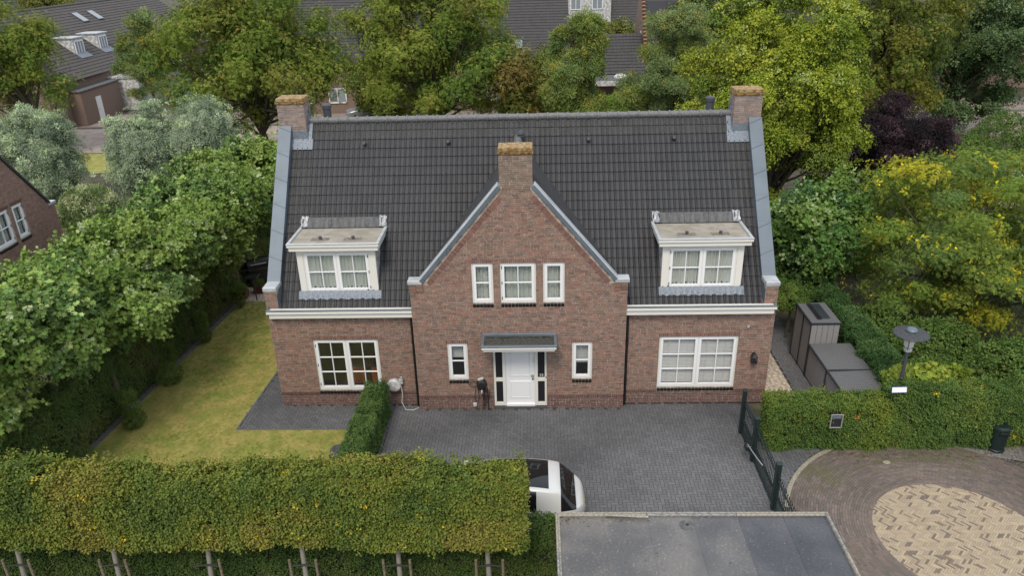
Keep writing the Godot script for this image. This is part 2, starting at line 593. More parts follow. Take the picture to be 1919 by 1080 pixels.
# a timber window in the plane z; sashes side by side, each of cols by rows panes
func window(parent: Node, x0: float, x1: float, y0: float, y1: float, z: float, sashes: int, cols: int, rows: int, behind: String, hinge := 0) -> Node3D:
	var w := part("window", parent)
	var a := Acc.new()
	frame(a, x0, x1, y0, y1, z - 0.12, z, 0.055)
	if sashes == 2:
		a.bev((x0 + x1) * 0.5 - 0.02, y0 + 0.055, z - 0.11, (x0 + x1) * 0.5 + 0.02, y1 - 0.055, z - 0.004, 0.003)
	mk("frame", a, M.cream, w)
	var sw := ((x1 - x0) - 0.11 - (0.04 if sashes == 2 else 0.0)) / sashes
	for s in sashes:
		var l := x0 + 0.055 + s * (sw + 0.04)
		var b := Acc.new()
		frame(b, l, l + sw, y0 + 0.055, y1 - 0.055, z - 0.085, z + 0.006, 0.078)
		var sash := mk("sash", b, M.white, w)
		var gx0 := l + 0.078
		var gx1 := l + sw - 0.078
		var gy0 := y0 + 0.133
		var gy1 := y1 - 0.133
		for k in range(1, cols):
			var xx := gx0 + (gx1 - gx0) * k / cols
			var g := Acc.new()
			g.bev(xx - 0.015, gy0, z - 0.06, xx + 0.015, gy1, z - 0.005, 0.004)
			mk("glazing_bar", g, M.white, w)
		for k in range(1, rows):
			var yy := gy0 + (gy1 - gy0) * k / rows
			var g := Acc.new()
			for q in cols:
				var p0 := gx0 + (gx1 - gx0) * q / cols + (0.0155 if q > 0 else 0.0)
				var p1 := gx0 + (gx1 - gx0) * (q + 1) / cols - (0.0155 if q < cols - 1 else 0.0)
				g.bev(p0, yy - 0.015, z - 0.06, p1, yy + 0.015, z - 0.007, 0.004)
			mk("glazing_bar", g, M.white, w)
		for k in cols:
			for q in rows:
				var g := Acc.new()
				g.box(gx0 + (gx1 - gx0) * k / cols, gy0 + (gy1 - gy0) * q / rows, z - 0.045, gx0 + (gx1 - gx0) * (k + 1) / cols, gy0 + (gy1 - gy0) * (q + 1) / rows, z - 0.039)
				mk("pane", g, M.glass, w)
		if behind == "curtain":
			curtain(w, gx0 - 0.06, gx1 + 0.06, y0 + 0.07, y1 - 0.07, z - (0.19 if z > -0.5 else 0.105))
		elif behind == "blind":
			var sl := Acc.new()
			sl.bevx(Transform3D(Basis(Vector3.RIGHT, 0.75), Vector3.ZERO), Vector3((gx1 - gx0) * 0.5 + 0.03, 0.0012, 0.024), 0.0005)
			var sm := sl.mesh()
			var nn := int((gy1 - gy0) / 0.052)
			for i in nn:
				var so := MeshInstance3D.new()
				so.mesh = sm
				so.material_override = M.slat
				so.position = Vector3((gx0 + gx1) * 0.5, gy0 + 0.02 + i * 0.052, z - 0.14)
				hang(so, "slat", w)
			for f in [0.2, 0.8]:
				var tp := Acc.new()
				tp.box(lerpf(gx0, gx1, f) - 0.012, gy0, z - 0.108, lerpf(gx0, gx1, f) + 0.012, gy1, z - 0.106)
				mk("tape", tp, M.slat, w)
		elif behind.begins_with("roller"):
			var ro := Acc.new()
			ro.box(gx0 - 0.05, lerpf(y0, y1, float(behind.substr(6))), z - 0.2, gx1 + 0.05, y1 - 0.05, z - 0.195)
			mk("roller_blind", ro, M.roller, w)
	if hinge != 0:
		var hx := x0 + 0.055 if hinge < 0 else x1 - 0.055
		for f in [0.12, 0.5, 0.88]:
			var hg := Acc.new()
			hg.tube([Vector3(hx, lerpf(y0, y1, f) - 0.045, z + 0.012), Vector3(hx, lerpf(y0, y1, f) + 0.045, z + 0.012)], [0.012, 0.012], 6)
			mk("hinge", hg, M.iron, w)
	return w
func curtain(parent: Node, x0: float, x1: float, y0: float, y1: float, z: float):
	var a := Acc.new()
	var n := int((x1 - x0) / 0.02)
	var ph := rng.randf() * 9.0
	var pz := []
	for i in n + 1:
		var x := lerpf(x0, x1, float(i) / n)
		pz.append(Vector3(x, 0, z + 0.032 * sin(x * 48.0 + ph + 1.4 * sin(x * 9.0)) + 0.012 * sin(x * 21.0)))
	for i in n:
		var b0: Vector3 = pz[i]
		var b1: Vector3 = pz[i + 1]
		a.quad(b0 + Vector3(0, y0, 0), b1 + Vector3(0, y0, 0), b1 + Vector3(0, y1, 0), b0 + Vector3(0, y1, 0), Vector3(0, 0, 1))
	mk("curtain", a, M.curtain, parent)
# black glazed sill tiles below a window
func sill(parent: Node, x0: float, x1: float, y: float, z: float):
	var n := int(round((x1 - x0) / 0.112))
	var p := (x1 - x0) / n
	var a := Acc.new()
	a.bevx(Transform3D(Basis(Vector3.RIGHT, 0.0), Vector3.ZERO), Vector3(p * 0.5 - 0.006, 0.055, 0.05), 0.008)
	var m := a.mesh()
	var s := part("sill", parent)
	for i in n:
		var o := MeshInstance3D.new()
		o.mesh = m
		o.material_override = M.glazed
		o.transform = Transform3D(Basis(Vector3.RIGHT, 0.32), Vector3(x0 + (i + 0.5) * p, y - 0.062, z - 0.012))
		hang(o, "sill_tile", s)

const PITCH := 52.0
func roof_y(z: float) -> float:
	return 8.72 - tan(deg_to_rad(PITCH)) * (z + 4.516)
func tile_shape(w: float, l: float) -> ArrayMesh:
	var a := Acc.new()
	var n := 14
	var prof := []
	for i in n + 1:
		var t := fmod(float(i) / n * 2.0, 1.0)
		var h := 0.034 * sin(PI * t / 0.4) if t < 0.4 else -0.007 * sin(PI * (t - 0.4) / 0.6)
		prof.append(Vector2((float(i) / n - 0.5) * w, h))
	for i in n:
		var p: Vector2 = prof[i]
		var q: Vector2 = prof[i + 1]
		var nn := Vector3(p.y - q.y, 0, q.x - p.x).normalized()
		var e0 := Vector3(p.x, -0.035, p.y + 0.034)
		var e1 := Vector3(q.x, -0.035, q.y + 0.034)
		a.quad(e0, e1, Vector3(q.x, l, q.y + 0.004), Vector3(p.x, l, p.y + 0.004), nn)
		a.quad(e0, e1, Vector3(q.x, -0.035, q.y + 0.006), Vector3(p.x, -0.035, p.y + 0.006), Vector3(0, -1, 0))
	return a.mesh()
# a side chimney or the front one: brick shaft, two courses of cap
func chimney(parent: Node, x0: float, x1: float, z0: float, z1: float, y0: float, y1: float, faces: Array, pal: Array) -> Node3D:
	var o := part("chimney", parent)
	var a := Acc.new()
	a.box(x0, y0, z0, x1, y1, z1)
	mk("shaft", a, M.mortar, o)
	var xf := []
	var cols := []
	for f in faces:
		if f == "front":
			brick_rows(xf, cols, Transform3D(Basis(), Vector3(x0, y0, z1)), x1 - x0, y1 - y0, [], pal)
		elif f == "right":
			brick_rows(xf, cols, Transform3D(Basis(Vector3(0, 0, -1), Vector3.UP, Vector3.RIGHT), Vector3(x1, y0, z1)), z1 - z0, y1 - y0, [], pal)
		else:
			brick_rows(xf, cols, Transform3D(Basis(Vector3(0, 0, 1), Vector3.UP, Vector3.LEFT), Vector3(x0, y0, z0)), z1 - z0, y1 - y0, [], pal)
	many("bricks", M.brick_mesh, M.brick, xf, cols, o)
	var c := Acc.new()
	c.bev(x0 - 0.04, y1, z0 - 0.04, x1 + 0.04, y1 + 0.075, z1 + 0.04, 0.012)
	mk("cap", c, M.lichen, o)
	var c2 := Acc.new()
	c2.bev(x0 - 0.015, y1 + 0.075, z0 - 0.015, x1 + 0.015, y1 + 0.2, z1 + 0.015, 0.02)
	mk("cap", c2, M.lichen_top, o)
	return o
func dormer(house: Node, x0: float, x1: float):
	var d := part("dormer", house)
	var zf := -0.80
	var a := Acc.new()
	for s in [[x0, x0 + 0.06], [x1 - 0.06, x1]]:
		a.prismx([Vector2(zf - 0.12, 3.9), Vector2(zf - 0.12, 5.5), Vector2(-2.13, 5.5)], s[0], s[1])
	mk("cheek", a, M.cheek, d)
	var p := Acc.new()
	p.bev(x0 - 0.01, 3.97, zf - 0.12, x0 + 0.19, 5.48, zf, 0.006)
	p.bev(x1 - 0.19, 3.97, zf - 0.12, x1 + 0.01, 5.48, zf, 0.006)
	p.bev(x0 + 0.19, 5.385, zf - 0.12, x1 - 0.19, 5.48, zf - 0.01, 0.006)
	p.bev(x0 - 0.02, 3.93, zf - 0.12, x1 + 0.02, 3.97, zf + 0.03, 0.006)
	mk("post", p, M.cream, d)
	window(d, x0 + 0.19, x1 - 0.19, 3.972, 5.383, zf - 0.02, 2, 2, 2, "curtain", -1 if x0 > 0 else 1)
	var f := Acc.new()
	f.bev(x0 - 0.16, 5.48, zf, x1 + 0.16, 5.62, zf + 0.2, 0.008)
	f.bev(x0 - 0.2, 5.62, zf - 0.1, x1 + 0.2, 5.7, zf + 0.25, 0.012)
	for s in [[x0 - 0.16, x0 - 0.002, x0 - 0.2, x0 - 0.06], [x1 + 0.002, x1 + 0.16, x1 + 0.06, x1 + 0.2]]:
		f.bev(s[0], 5.48, -2.12, s[1], 5.62, zf - 0.002, 0.008)
		f.bev(s[2], 5.622, -2.2, s[3], 5.7, zf - 0.102, 0.012)
	mk("cornice", f, M.cream, d)
	var z := Acc.new()
	z.bev(x0 - 0.21, 5.7, zf + 0.16, x1 + 0.21, 5.755, zf + 0.26, 0.015)
	z.bev(x0 - 0.21, 5.7, -2.25, x0 - 0.11, 5.755, zf + 0.158, 0.015)
	z.bev(x1 + 0.11, 5.7, -2.25, x1 + 0.21, 5.755, zf + 0.158, 0.015)
	mk("edge_trim", z, M.zinc_pale, d)
	var r := Acc.new()
	r.box(x0 - 0.12, 5.6, -2.2, x1 + 0.12, 5.705, zf + 0.17)
	mk("flat_roof", r, M.felt_tan, d)
	for k in [0.3, 0.72]:
		var vx := lerpf(x0, x1, k)
		var pad := Acc.new()
		pad.box(vx - 0.3, 5.705, -1.22, vx + 0.28, 5.709, -0.95)
		mk("felt_patch", pad, M.felt_patch, d)
		var vt := Acc.new()
		vt.lathe([Vector2(0.05, 0), Vector2(0.04, 0.06), Vector2(0.06, 0.065), Vector2(0.05, 0.1), Vector2(0, 0.11)], 10, Transform3D(Basis(), Vector3(vx, 5.705, -1.08)))
		mk("roof_vent", vt, M.iron_soft, d)
	# upstand of grey felt behind the flat roof, on the slope
	var u := Acc.new()
	var sl := Basis(Vector3.RIGHT, deg_to_rad(PITCH - 90.0))
	for k in 3:
		var xa := lerpf(x0 + 0.06, x1 - 0.06, k / 3.0)
		var xb := lerpf(x0 + 0.06, x1 - 0.06, (k + 1) / 3.0)
		u.bevx(Transform3D(sl, Vector3((xa + xb) * 0.5, roof_y(-2.23) + 0.07, -2.21)), Vector3((xb - xa) * 0.5 - 0.004, 0.18, 0.03), 0.008)
	mk("felt_upstand", u, M.felt_grey, d)
	# crumpled lead in the two back corners and the dressed lead apron below
	for sx in [x0 - 0.05, x1 + 0.05]:
		var l := Acc.new()
		sheet(l, 10, 10, func(i, k):
			var zz: float = -2.36 + 0.3 * k / 10.0
			return Vector3(sx - 0.12 + 0.24 * i / 10.0 + 0.012 * sin(k * 1.3), maxf(roof_y(zz) + 0.085, 5.76) + 0.01 * sin(i * 1.1 + k * 0.5) + rng.randf_range(-0.003, 0.003), zz))
		mk("lead_corner", l, M.lead_bright, d)
	var ap := Acc.new()
	var nx := 150
	sheet(ap, nx, 4, func(i, k):
		var x := lerpf(x0 - 0.08, x1 + 0.1, float(i) / nx)
		var t: float = k / 4.0
		var zz := zf + 0.01 + 0.17 * t + (0.01 * sin(x * 19.0) if k == 4 else 0.0)
		return Vector3(x, roof_y(zz) + 0.088 + 0.012 * sin(x * TAU / 0.175) * t + rng.randf_range(-0.003, 0.003), zz))
	mk("lead_apron", ap, M.lead, d)
func sheet(a: Acc, nx: int, ny: int, f: Callable):
	var p := []
	for k in ny + 1:
		var r := []
		for i in nx + 1:
			r.append(f.call(i, k))
		p.append(r)
	for k in ny:
		for i in nx:
			a.quad(p[k][i], p[k][i + 1], p[k + 1][i + 1], p[k + 1][i], Vector3(0, 0.7, 0.7))

func build_house():
	var house := thing("brick_house", "brown brick house with black tiled roof, three chimneys and a central gable", "house")
	rng.seed = 11
	var pal := [Color(0.34, 0.2, 0.15), Color(0.29, 0.175, 0.135), Color(0.37, 0.22, 0.165), Color(0.23, 0.145, 0.118), Color(0.33, 0.22, 0.175), Color(0.27, 0.185, 0.15), Color(0.37, 0.19, 0.14)]
	var low := [Color(0.21, 0.11, 0.095), Color(0.17, 0.095, 0.088), Color(0.23, 0.125, 0.105), Color(0.19, 0.12, 0.11)]
	var red := [Color(0.28, 0.15, 0.12), Color(0.23, 0.13, 0.11), Color(0.32, 0.175, 0.14)]
	# --- bay with the gable
	var bay := part("front_wall", house)
	var wins := [[-2.33, -1.68, 1.13, 2.49], [1.68, 2.33, 1.13, 2.49], [-1.43, -0.77, 3.9, 5.26], [-0.55, 0.55, 3.9, 5.26], [0.77, 1.43, 3.9, 5.26]]
	var holes := wins.duplicate()
	holes.append([-0.88, 0.88, 0.0, 2.6])
	var slope := 1.198
	var top := func(x: float) -> float:
		var ax := absf(x)
		if ax < 0.48:
			return 7.7
		return 7.70 - slope * (ax - 0.46) if ax < 2.99 else 4.58
	var core := Acc.new()
	wall_core(core, -3.371, 3.371, [-2.99, -0.48, 0.0, 0.48, 2.99], holes, top, -0.28, 0.0)
	core.box(-3.371, 0, -0.5, -3.1, 4.3, -0.28)
	core.box(3.1, 0, -0.5, 3.371, 4.3, -0.28)
	mk("mortar_bed", core, M.mortar, bay)
	var xf := []
	var cols := []
	var gaps := [[3.371 - 0.88, 3.371 + 0.88, 0.0, 2.6], [0, 6.742, 0.44, 0.54]]
	for w in wins:
		gaps.append([w[0] + 3.371, w[1] + 3.371, w[2] - 0.13, w[3]])
		gaps.append([w[0] + 3.331, w[1] + 3.411, w[3], w[3] + 0.125])
	var org := Transform3D(Basis(), Vector3(-3.371, 0, 0))
	brick_rows(xf, cols, org, 6.742, 7.7, gaps, pal, func(y: float) -> Array:
		if y < 4.56:
			return [0.0, 6.742]
		var hx: float = maxf(0.46 + (7.70 - y) / slope - 0.17, 0.42)
		if y < 4.7:
			hx = minf(hx, 2.8)
		return [3.371 - hx, 3.371 + hx], [0.44, low])
	for w in wins:
		soldiers(xf, cols, org, w[0] + 3.331, w[1] + 3.411, w[3], w[3] + 0.125, red)
	soldiers(xf, cols, org, 0.0, 3.371 - 0.88, 0.44, 0.54, low, 0.02)
	soldiers(xf, cols, org, 3.371 + 0.88, 6.742, 0.44, 0.54, low, 0.02)
	# slanting course below the coping
	for s in [-1.0, 1.0]:
		var ln := sqrt(1.0 + slope * slope)
		var dir := Vector3(-s / ln, slope / ln, 0)
		var nm := Vector3(s * slope / ln, 1.0 / ln, 0)
		var n := int(3.75 / 0.0645)
		for i in n:
			var c := Vector3(s * 2.9, 4.66, 0.0) + dir * (0.05 + i * 0.0645) - nm * 0.14
			if absf(c.x) < 0.48:
				continue
			xf.append(Transform3D(Basis(dir * 0.053, nm * 0.15, Vector3(0, 0, 0.014)) if s < 0 else Basis(-dir * 0.053, nm * 0.15, Vector3(0, 0, 0.014)), c))
			cols.append(jit(pick(red), 0.14))
	pieces("brick", "brick_field", M.brick_mesh, M.brick, xf, cols, bay)
	# --- wings
	for s in [-1.0, 1.0]:
		var wing := part("wing_wall", house)
		var l := 3.371 if s > 0 else -8.073
		var op := [4.5, 7.02, 0.6, 2.51] if s > 0 else [-6.75, -4.62, 0.58, 2.51]
		var a := Acc.new()
		wall_core(a, l, l + 4.702, [7.69, -7.69], [op], func(x: float) -> float: return 4.25 if absf(x) > 7.69 else 3.42, -0.56, -0.283)
		mk("mortar_bed", a, M.mortar, wing)
		var wx := []
		var wc := []
		var wt := Transform3D(Basis(), Vector3(l, 0, -0.283))
		var gp := [[op[0] - l, op[1] - l, op[2] - 0.13, op[3]], [op[0] - l - 0.04, op[1] - l + 0.04, op[3], op[3] + 0.12], [0, 4.702, 0.43, 0.53]]
		if s > 0:
			gp.append([0, 4.702 - 0.383, 3.4, 4.3])
		else:
			gp.append([0.383, 4.702, 3.4, 4.3])
		brick_rows(wx, wc, wt, 4.702, 4.25, gp, pal, null, [0.43, low])
		soldiers(wx, wc, wt, op[0] - l - 0.04, op[1] - l + 0.04, op[3], op[3] + 0.12, red)
		soldiers(wx, wc, wt, 0, op[0] - l, 0.43, 0.53, low, 0.02)
		soldiers(wx, wc, wt, op[1] - l, 4.702, 0.43, 0.53, low, 0.02)
		pieces("brick", "brick_field", M.brick_mesh, M.brick, wx, wc, wing, 150)
		# cornice and gutter
		var c0 := 3.375 if s > 0 else -8.02
		var c1 := 8.02 if s > 0 else -3.375
		var cor := part("cornice", house)
		var f := Acc.new()
		f.bev(c0 + (0.0 if s > 0 else 0.06), 3.40, -0.283, c1 - (0.06 if s > 0 else 0.0), 3.565, -0.06, 0.008)
		f.bev(c0, 3.567, -0.283, c1, 3.66, 0.0, 0.014)
		mk("fascia", f, M.cream, cor)
		var zt := Acc.new()
		zt.bev(c0, 3.662, -0.09, c1, 3.7, 0.005, 0.012)
		var ex := 7.96 if s > 0 else -8.02
		zt.bev(ex, 3.662, -0.45, ex + 0.06, 3.72, -0.092, 0.012)
		mk("edge_trim", zt, M.zinc, cor)
		var gf := Acc.new()
		gf.box(c0 + 0.01, 3.44, -0.62, c1 - 0.01, 3.585, -0.09)
		mk("gutter_bed", gf, M.gutter, cor)
		rng.seed = 40 + int(s)
		var dx := []
		var dc := []
		for i in 420:
			var t := rng.randf()
			var x := lerpf(c0 + 0.1, c1 - 0.1, pow(t, 1.6) if s < 0 else t)
			var sz := rng.randf_range(0.03, 0.085)
			dx.append(Transform3D(facing(Vector3.UP + rdir() * 0.5, rng.randf() * 6.0) * Basis.from_scale(Vector3(sz, sz * 0.4, sz)), Vector3(x, 3.592, rng.randf_range(-0.42, -0.12))))
			dc.append(jit(pick([Color(0.05, 0.045, 0.025), Color(0.2, 0.15, 0.09), Color(0.07, 0.07, 0.03), Color(0.28, 0.22, 0.16)]), 0.2))
		many("leaf_litter", LEAF.broad[0], M.leaf, dx, dc, cor)
		# end wall above the roof, stone shoulder and zinc coping
		var par := part("end_wall", house)
		var p0 := 7.70 if s > 0 else -8.073
		var pw := Acc.new()
		pw.prismx([Vector2(-0.562, 0.0), Vector2(-0.562, 4.25), Vector2(-0.86, 4.25), Vector2(-0.86, 0.0)], p0, p0 + 0.373)
		pw.prismx([Vector2(-0.86, 0.0), Vector2(-0.86, roof_y(-0.86) + 0.34), Vector2(-4.516, roof_y(-4.516) + 0.2), Vector2(-8.9, 3.2), Vector2(-8.9, 0.0)], p0, p0 + 0.373)
		mk("wall", pw, M.brick_plain, par)
		var st := Acc.new()
		st.bev(p0 - 0.03, 4.25, -0.83, p0 + 0.41, 4.4, -0.25, 0.02)
		mk("shoulder_stone", st, M.zinc_pale, par)
		var n := 6
		for i in n:
			var za := lerpf(-0.80, -4.15, float(i) / n)
			var zb := lerpf(-0.80, -4.15, float(i + 1) / n)
			var cz := Acc.new()
			var m := Vector3(p0 + 0.187, roof_y((za + zb) * 0.5) + 0.40, (za + zb) * 0.5)
			var hl := absf(za - zb) * 0.5 / cos(deg_to_rad(PITCH))
			var bb := Basis(Vector3.RIGHT, deg_to_rad(PITCH - 90.0))
			cz.bevx(Transform3D(bb, m), Vector3(0.215, hl + 0.0, 0.05), 0.002)
			# seam between two sheets, running askew over the coping
			cz.bevx(Transform3D(bb * Basis(Vector3(0, 0, 1), s * 0.42), m + bb * Vector3(0, hl - 0.12, 0.052)), Vector3(0.238, 0.017, 0.016), 0.005)
			mk("coping_sheet", cz, M.zinc, par)
		var skirt := Acc.new()
		var sxn := p0 - 0.012 if s > 0 else p0 + 0.373
		skirt.prismx([Vector2(-0.3, 3.6), Vector2(-0.3, 4.1), Vector2(-0.83, 4.3), Vector2(-0.83, 3.9)], sxn, sxn + 0.012)
		skirt.prismx([Vector2(-0.83, roof_y(-0.83) - 0.05), Vector2(-0.83, roof_y(-0.83) + 0.36), Vector2(-4.1, roof_y(-4.1) + 0.36), Vector2(-4.1, roof_y(-4.1) - 0.05)], sxn, sxn + 0.012)
		mk("side_flashing", skirt, M.zinc, par)
		var ch0 := 7.17 if s > 0 else -8.073
		var chp := [Color(0.36, 0.28, 0.25), Color(0.32, 0.25, 0.23), Color(0.4, 0.31, 0.27), Color(0.27, 0.22, 0.21), Color(0.37, 0.27, 0.23)]
		var ch := chimney(house, ch0, ch0 + 0.9, -4.82, -4.12, 7.9, 9.4, ["front", "left" if s > 0 else "right"], chp)
		var fl := Acc.new()
		fl.box(ch0 - 0.01, 8.06, -4.1, ch0 + 0.91, 8.5, -4.085)
		var inner := ch0 - 0.03 if s > 0 else ch0 + 0.91
		for k in 7:
			var za := -4.08 - k * 0.1
			fl.box(inner, roof_y(za) - 0.1 if k < 4 else 8.6, za - 0.1, inner + 0.02, minf(roof_y(za) + 0.3 + 0.08 * (k % 2), 9.3), za - 0.002)
		fl.bevx(Transform3D(Basis(Vector3.RIGHT, deg_to_rad(PITCH - 90.0)), Vector3(ch0 + 0.45 - s * 0.2, roof_y(-3.96) + 0.075, -3.96)), Vector3(0.45, 0.2, 0.012), 0.004)
		fl.bevx(Transform3D(Basis(Vector3.RIGHT, deg_to_rad(PITCH - 90.0)), Vector3(inner - s * 0.07, roof_y(-4.25) + 0.07, -4.25)), Vector3(0.08, 0.34, 0.012), 0.004)
		mk("lead_flashing", fl, M.lead, ch)
		# downpipe
		var dp := Acc.new()
		var px: float = 3.44 * s
		dp.tube([Vector3(px, 3.42, -0.2), Vector3(px, 1.5, -0.2), Vector3(px, 0.02, -0.2)], [0.05, 0.05, 0.05], 10)
		for y in [0.9, 2.4]:
			dp.tube([Vector3(px, y, -0.2), Vector3(px, y + 0.05, -0.2)], [0.06, 0.06], 10)
		mk("downpipe", dp, M.pipe, house)
		window(house, op[0], op[1], op[2], op[3], -0.325, 2, 2, 3, "blind" if s > 0 else "room", -1 if s < 0 else 0)
		sill(house, op[0], op[1], op[2], -0.283)
		dormer(house, 4.53 if s > 0 else -7.03, 7.03 if s > 0 else -4.53)
	# --- the bay's shoulder stones, coping and chimney
	for s in [-1.0, 1.0]:
		var cp := part("gable_coping", house)
		var sh := Acc.new()
		sh.bev(-3.42 if s < 0 else 2.97, 4.582, -0.3, -2.97 if s < 0 else 3.42, 4.71, 0.06, 0.012)
		mk("shoulder_stone", sh, M.zinc_pale, cp)
		var ln := sqrt(1.0 + slope * slope)
		var dir := Vector3(-s / ln, slope / ln, 0)
		var nm := Vector3(s * slope / ln, 1.0 / ln, 0)
		for i in 2:
			var c := Vector3(s * 2.99, 4.655, -0.12) + dir * (1.97 * (i + 0.5)) + nm * 0.055
			var a := Acc.new()
			a.bevx(Transform3D(Basis(dir, nm, dir.cross(nm)), c), Vector3(0.98, 0.055, 0.17), 0.012)
			mk("coping_sheet", a, M.zinc_pale if i < 2 else M.zinc, cp)
			var b := Acc.new()
			b.bevx(Transform3D(Basis(dir, nm, dir.cross(nm)), c + Vector3(0, 0, 0.176) - nm * 0.03), Vector3(0.98, 0.055, 0.006), 0.002)
			mk("coping_edge", b, M.zinc, cp)
		# corbelled corner below the stone
		var cb := []
		var cc := []
		for r in 4:
			for k in 2:
				cb.append(Transform3D(Basis.from_scale(Vector3(0.2, 0.052, 0.03 + 0.008 * r)), Vector3(s * (3.27 - k * 0.21), 4.35 + r * ROW, 0.004)))
				cc.append(jit(pick(pal), 0.12))
		many("corbel_bricks", M.brick_mesh, M.brick, cb, cc, cp)
	rng.seed = 77
	chimney(house, -0.48, 0.48, -0.62, 0.001, 7.68, 8.62, ["front", "left", "right"], [Color(0.31, 0.22, 0.165), Color(0.27, 0.2, 0.155), Color(0.34, 0.24, 0.185), Color(0.24, 0.18, 0.14)])
	for w in wins:
		var big: bool = w[1] - w[0] > 1.0
		var wn := window(house, w[0], w[1], w[2], w[3], -0.04, 1, 2 if big else 1, 2, "curtain" if w[2] > 3.0 else ("roller0.53" if w[0] < 0 else "roller0.36"), -1 if big else 0)
		sill(house, w[0], w[1], w[2], 0.0)
	# --- roof
	var roof := part("roof", house)
	var dk := Acc.new()
	var ca := cos(deg_to_rad(PITCH))
	var sa := sin(deg_to_rad(PITCH))
	dk.prismx([Vector2(-0.46, roof_y(-0.46) - 0.03), Vector2(-4.516, roof_y(-4.516) - 0.03), Vector2(-4.516, roof_y(-4.516) - 0.25), Vector2(-0.62, roof_y(-0.46) - 0.16)], -7.70, 7.70)
	dk.prismx([Vector2(-4.516, 8.69), Vector2(-4.516, 8.4), Vector2(-8.9, 3.0), Vector2(-8.9, 3.15)], -7.70, 7.70)
	var gy := 8.12
	for s in [-1.0, 1.0]:
		dk.quad(Vector3(0, gy - 0.02, -0.25), Vector3(0, gy - 0.02, -4.3), Vector3(s * 3.5, gy - 0.02 - 1.2 * 3.5, -4.3), Vector3(s * 3.5, gy - 0.02 - 1.2 * 3.5, -0.25), Vector3(s, 1, 0))
	mk("roof_deck", dk, M.deck, roof)
	var tw := 15.40 / 44.0
	var tl := 4.066 / ca / 20.0
	var tm := tile_shape(tw * 0.996, tl)
	var tb := Basis(Vector3.RIGHT, Vector3(0, sa, -ca), Vector3(0, ca, sa))
	var tx := []
	var tc := []
	var ux := []
	var uc := []
	rng.seed = 5
	for r in 20:
		for i in 44:
			var x := -7.70 + (i + 0.5) * tw
			var z := -0.45 - r * tl * ca
			var p := Vector3(x, roof_y(z), z)
			var zm := z - tl * ca * 0.5
			if absf(x) > 4.75 and absf(x) < 6.85 and zm < -0.8 and zm > -2.1:
				continue
			if p.y + 0.4 < gy - 1.2 * absf(x) - 0.1 and absf(x) < 3.3:
				continue
			if absf(x) > 7.25 and z < -3.95:
				continue
			var t := Transform3D(tb * Basis(Vector3(0, 0, 1), rng.randf_range(-0.006, 0.006)) * Basis(Vector3.RIGHT, rng.randf_range(-0.008, 0.008)), p)
			var g := rng.randf_range(0.85, 1.15)
			var c := Color(0.5 * g, 0.5 * g, 0.51 * g)
			if r >= 18 or (absf(x) > 6.95 and r > 7 and rng.randf() < 0.75):
				ux.append(t)
				uc.append(c)
			else:
				tx.append(t)
				tc.append(c)
	pieces("roof_tile", "roof_tile_field", tm, M.tile, tx, tc, roof)
	many("lichened_tile_field", tm, M.tile_old, ux, uc, roof)
	var gx := []
	var gc := []
	var gs := sqrt(1.0 + 1.44)
	for s in [-1.0, 1.0]:
		var ud := Vector3(-s / gs, 1.2 / gs, 0)
		var nd := Vector3(s * 1.2 / gs, 1.0 / gs, 0)
		var bs := Basis(Vector3(0, 0, -s), ud, nd)
		for r in 16:
			for i in 12:
				var q := Vector3(s * 3.42, gy - 1.2 * 3.42, -0.30 - (i + 0.5) * tw) + ud * (r * 3.42 * gs / 16.0)
				if q.y + 0.35 < roof_y(q.z) - 0.15:
					continue
				gx.append(Transform3D(bs, q))
				var g := rng.randf_range(0.85, 1.15)
				gc.append(Color(0.5 * g, 0.51 * g, 0.51 * g))
	many("gable_tile_field", tm, M.tile, gx, gc, roof)
	# ridge
	var rd := Acc.new()
	rd.tube([Vector3(-0.175, 0, 0), Vector3(0.15, 0, 0)], [0.115, 0.11], 12)
	rd.tube([Vector3(0.13, 0, 0), Vector3(0.178, 0, 0)], [0.14, 0.142], 12)
	var rm := rd.mesh()
	for i in 42:
		var o := MeshInstance3D.new()
		o.mesh = rm
		o.material_override = M.ridge
		o.position = Vector3(-7.0 + i * 0.3415, 8.76 + rng.randf_range(-0.006, 0.006), -4.516)
		hang(o, "ridge_tile", roof)
	for i in 11:
		var o := MeshInstance3D.new()
		o.mesh = rm
		o.material_override = M.ridge
		o.transform = Transform3D(Basis(Vector3.UP, PI / 2), Vector3(0, gy + 0.03, -0.7 - i * 0.3415))
		hang(o, "ridge_tile", roof)
	for x in [-5.19, -2.35, 2.36, 5.2]:
		var vt := Acc.new()
		var vp := Vector3(x, roof_y(-3.95) + 0.03, -3.95)
		vt.tube([vp - Vector3(0, 0.05, 0), vp + Vector3(0, 0.06, 0.06), vp + Vector3(0, 0.1, 0.14)], [0.055, 0.055, 0.05], 10)
		vt.lathe([Vector2(0.062, 0), Vector2(0.05, 0.05), Vector2(0, 0.065)], 10, Transform3D(Basis(), vp + Vector3(0, 0.09, 0.05)))
		mk("roof_vent", vt, M.iron_soft, roof)
	for q in [[Vector3(-6.62, 8.3, -4.95), 0.14], [Vector3(6.55, 8.3, -4.95), 0.14]]:
		var vt := Acc.new()
		vt.lathe([Vector2(q[1], 0), Vector2(q[1], 0.78), Vector2(q[1] + 0.025, 0.79), Vector2(q[1] + 0.025, 0.9), Vector2(q[1] - 0.03, 0.94), Vector2(0, 0.94)], 14, Transform3D(Basis(), q[0]))
		mk("vent_pipe", vt, M.iron_soft, roof)
	var vp2 := Acc.new()
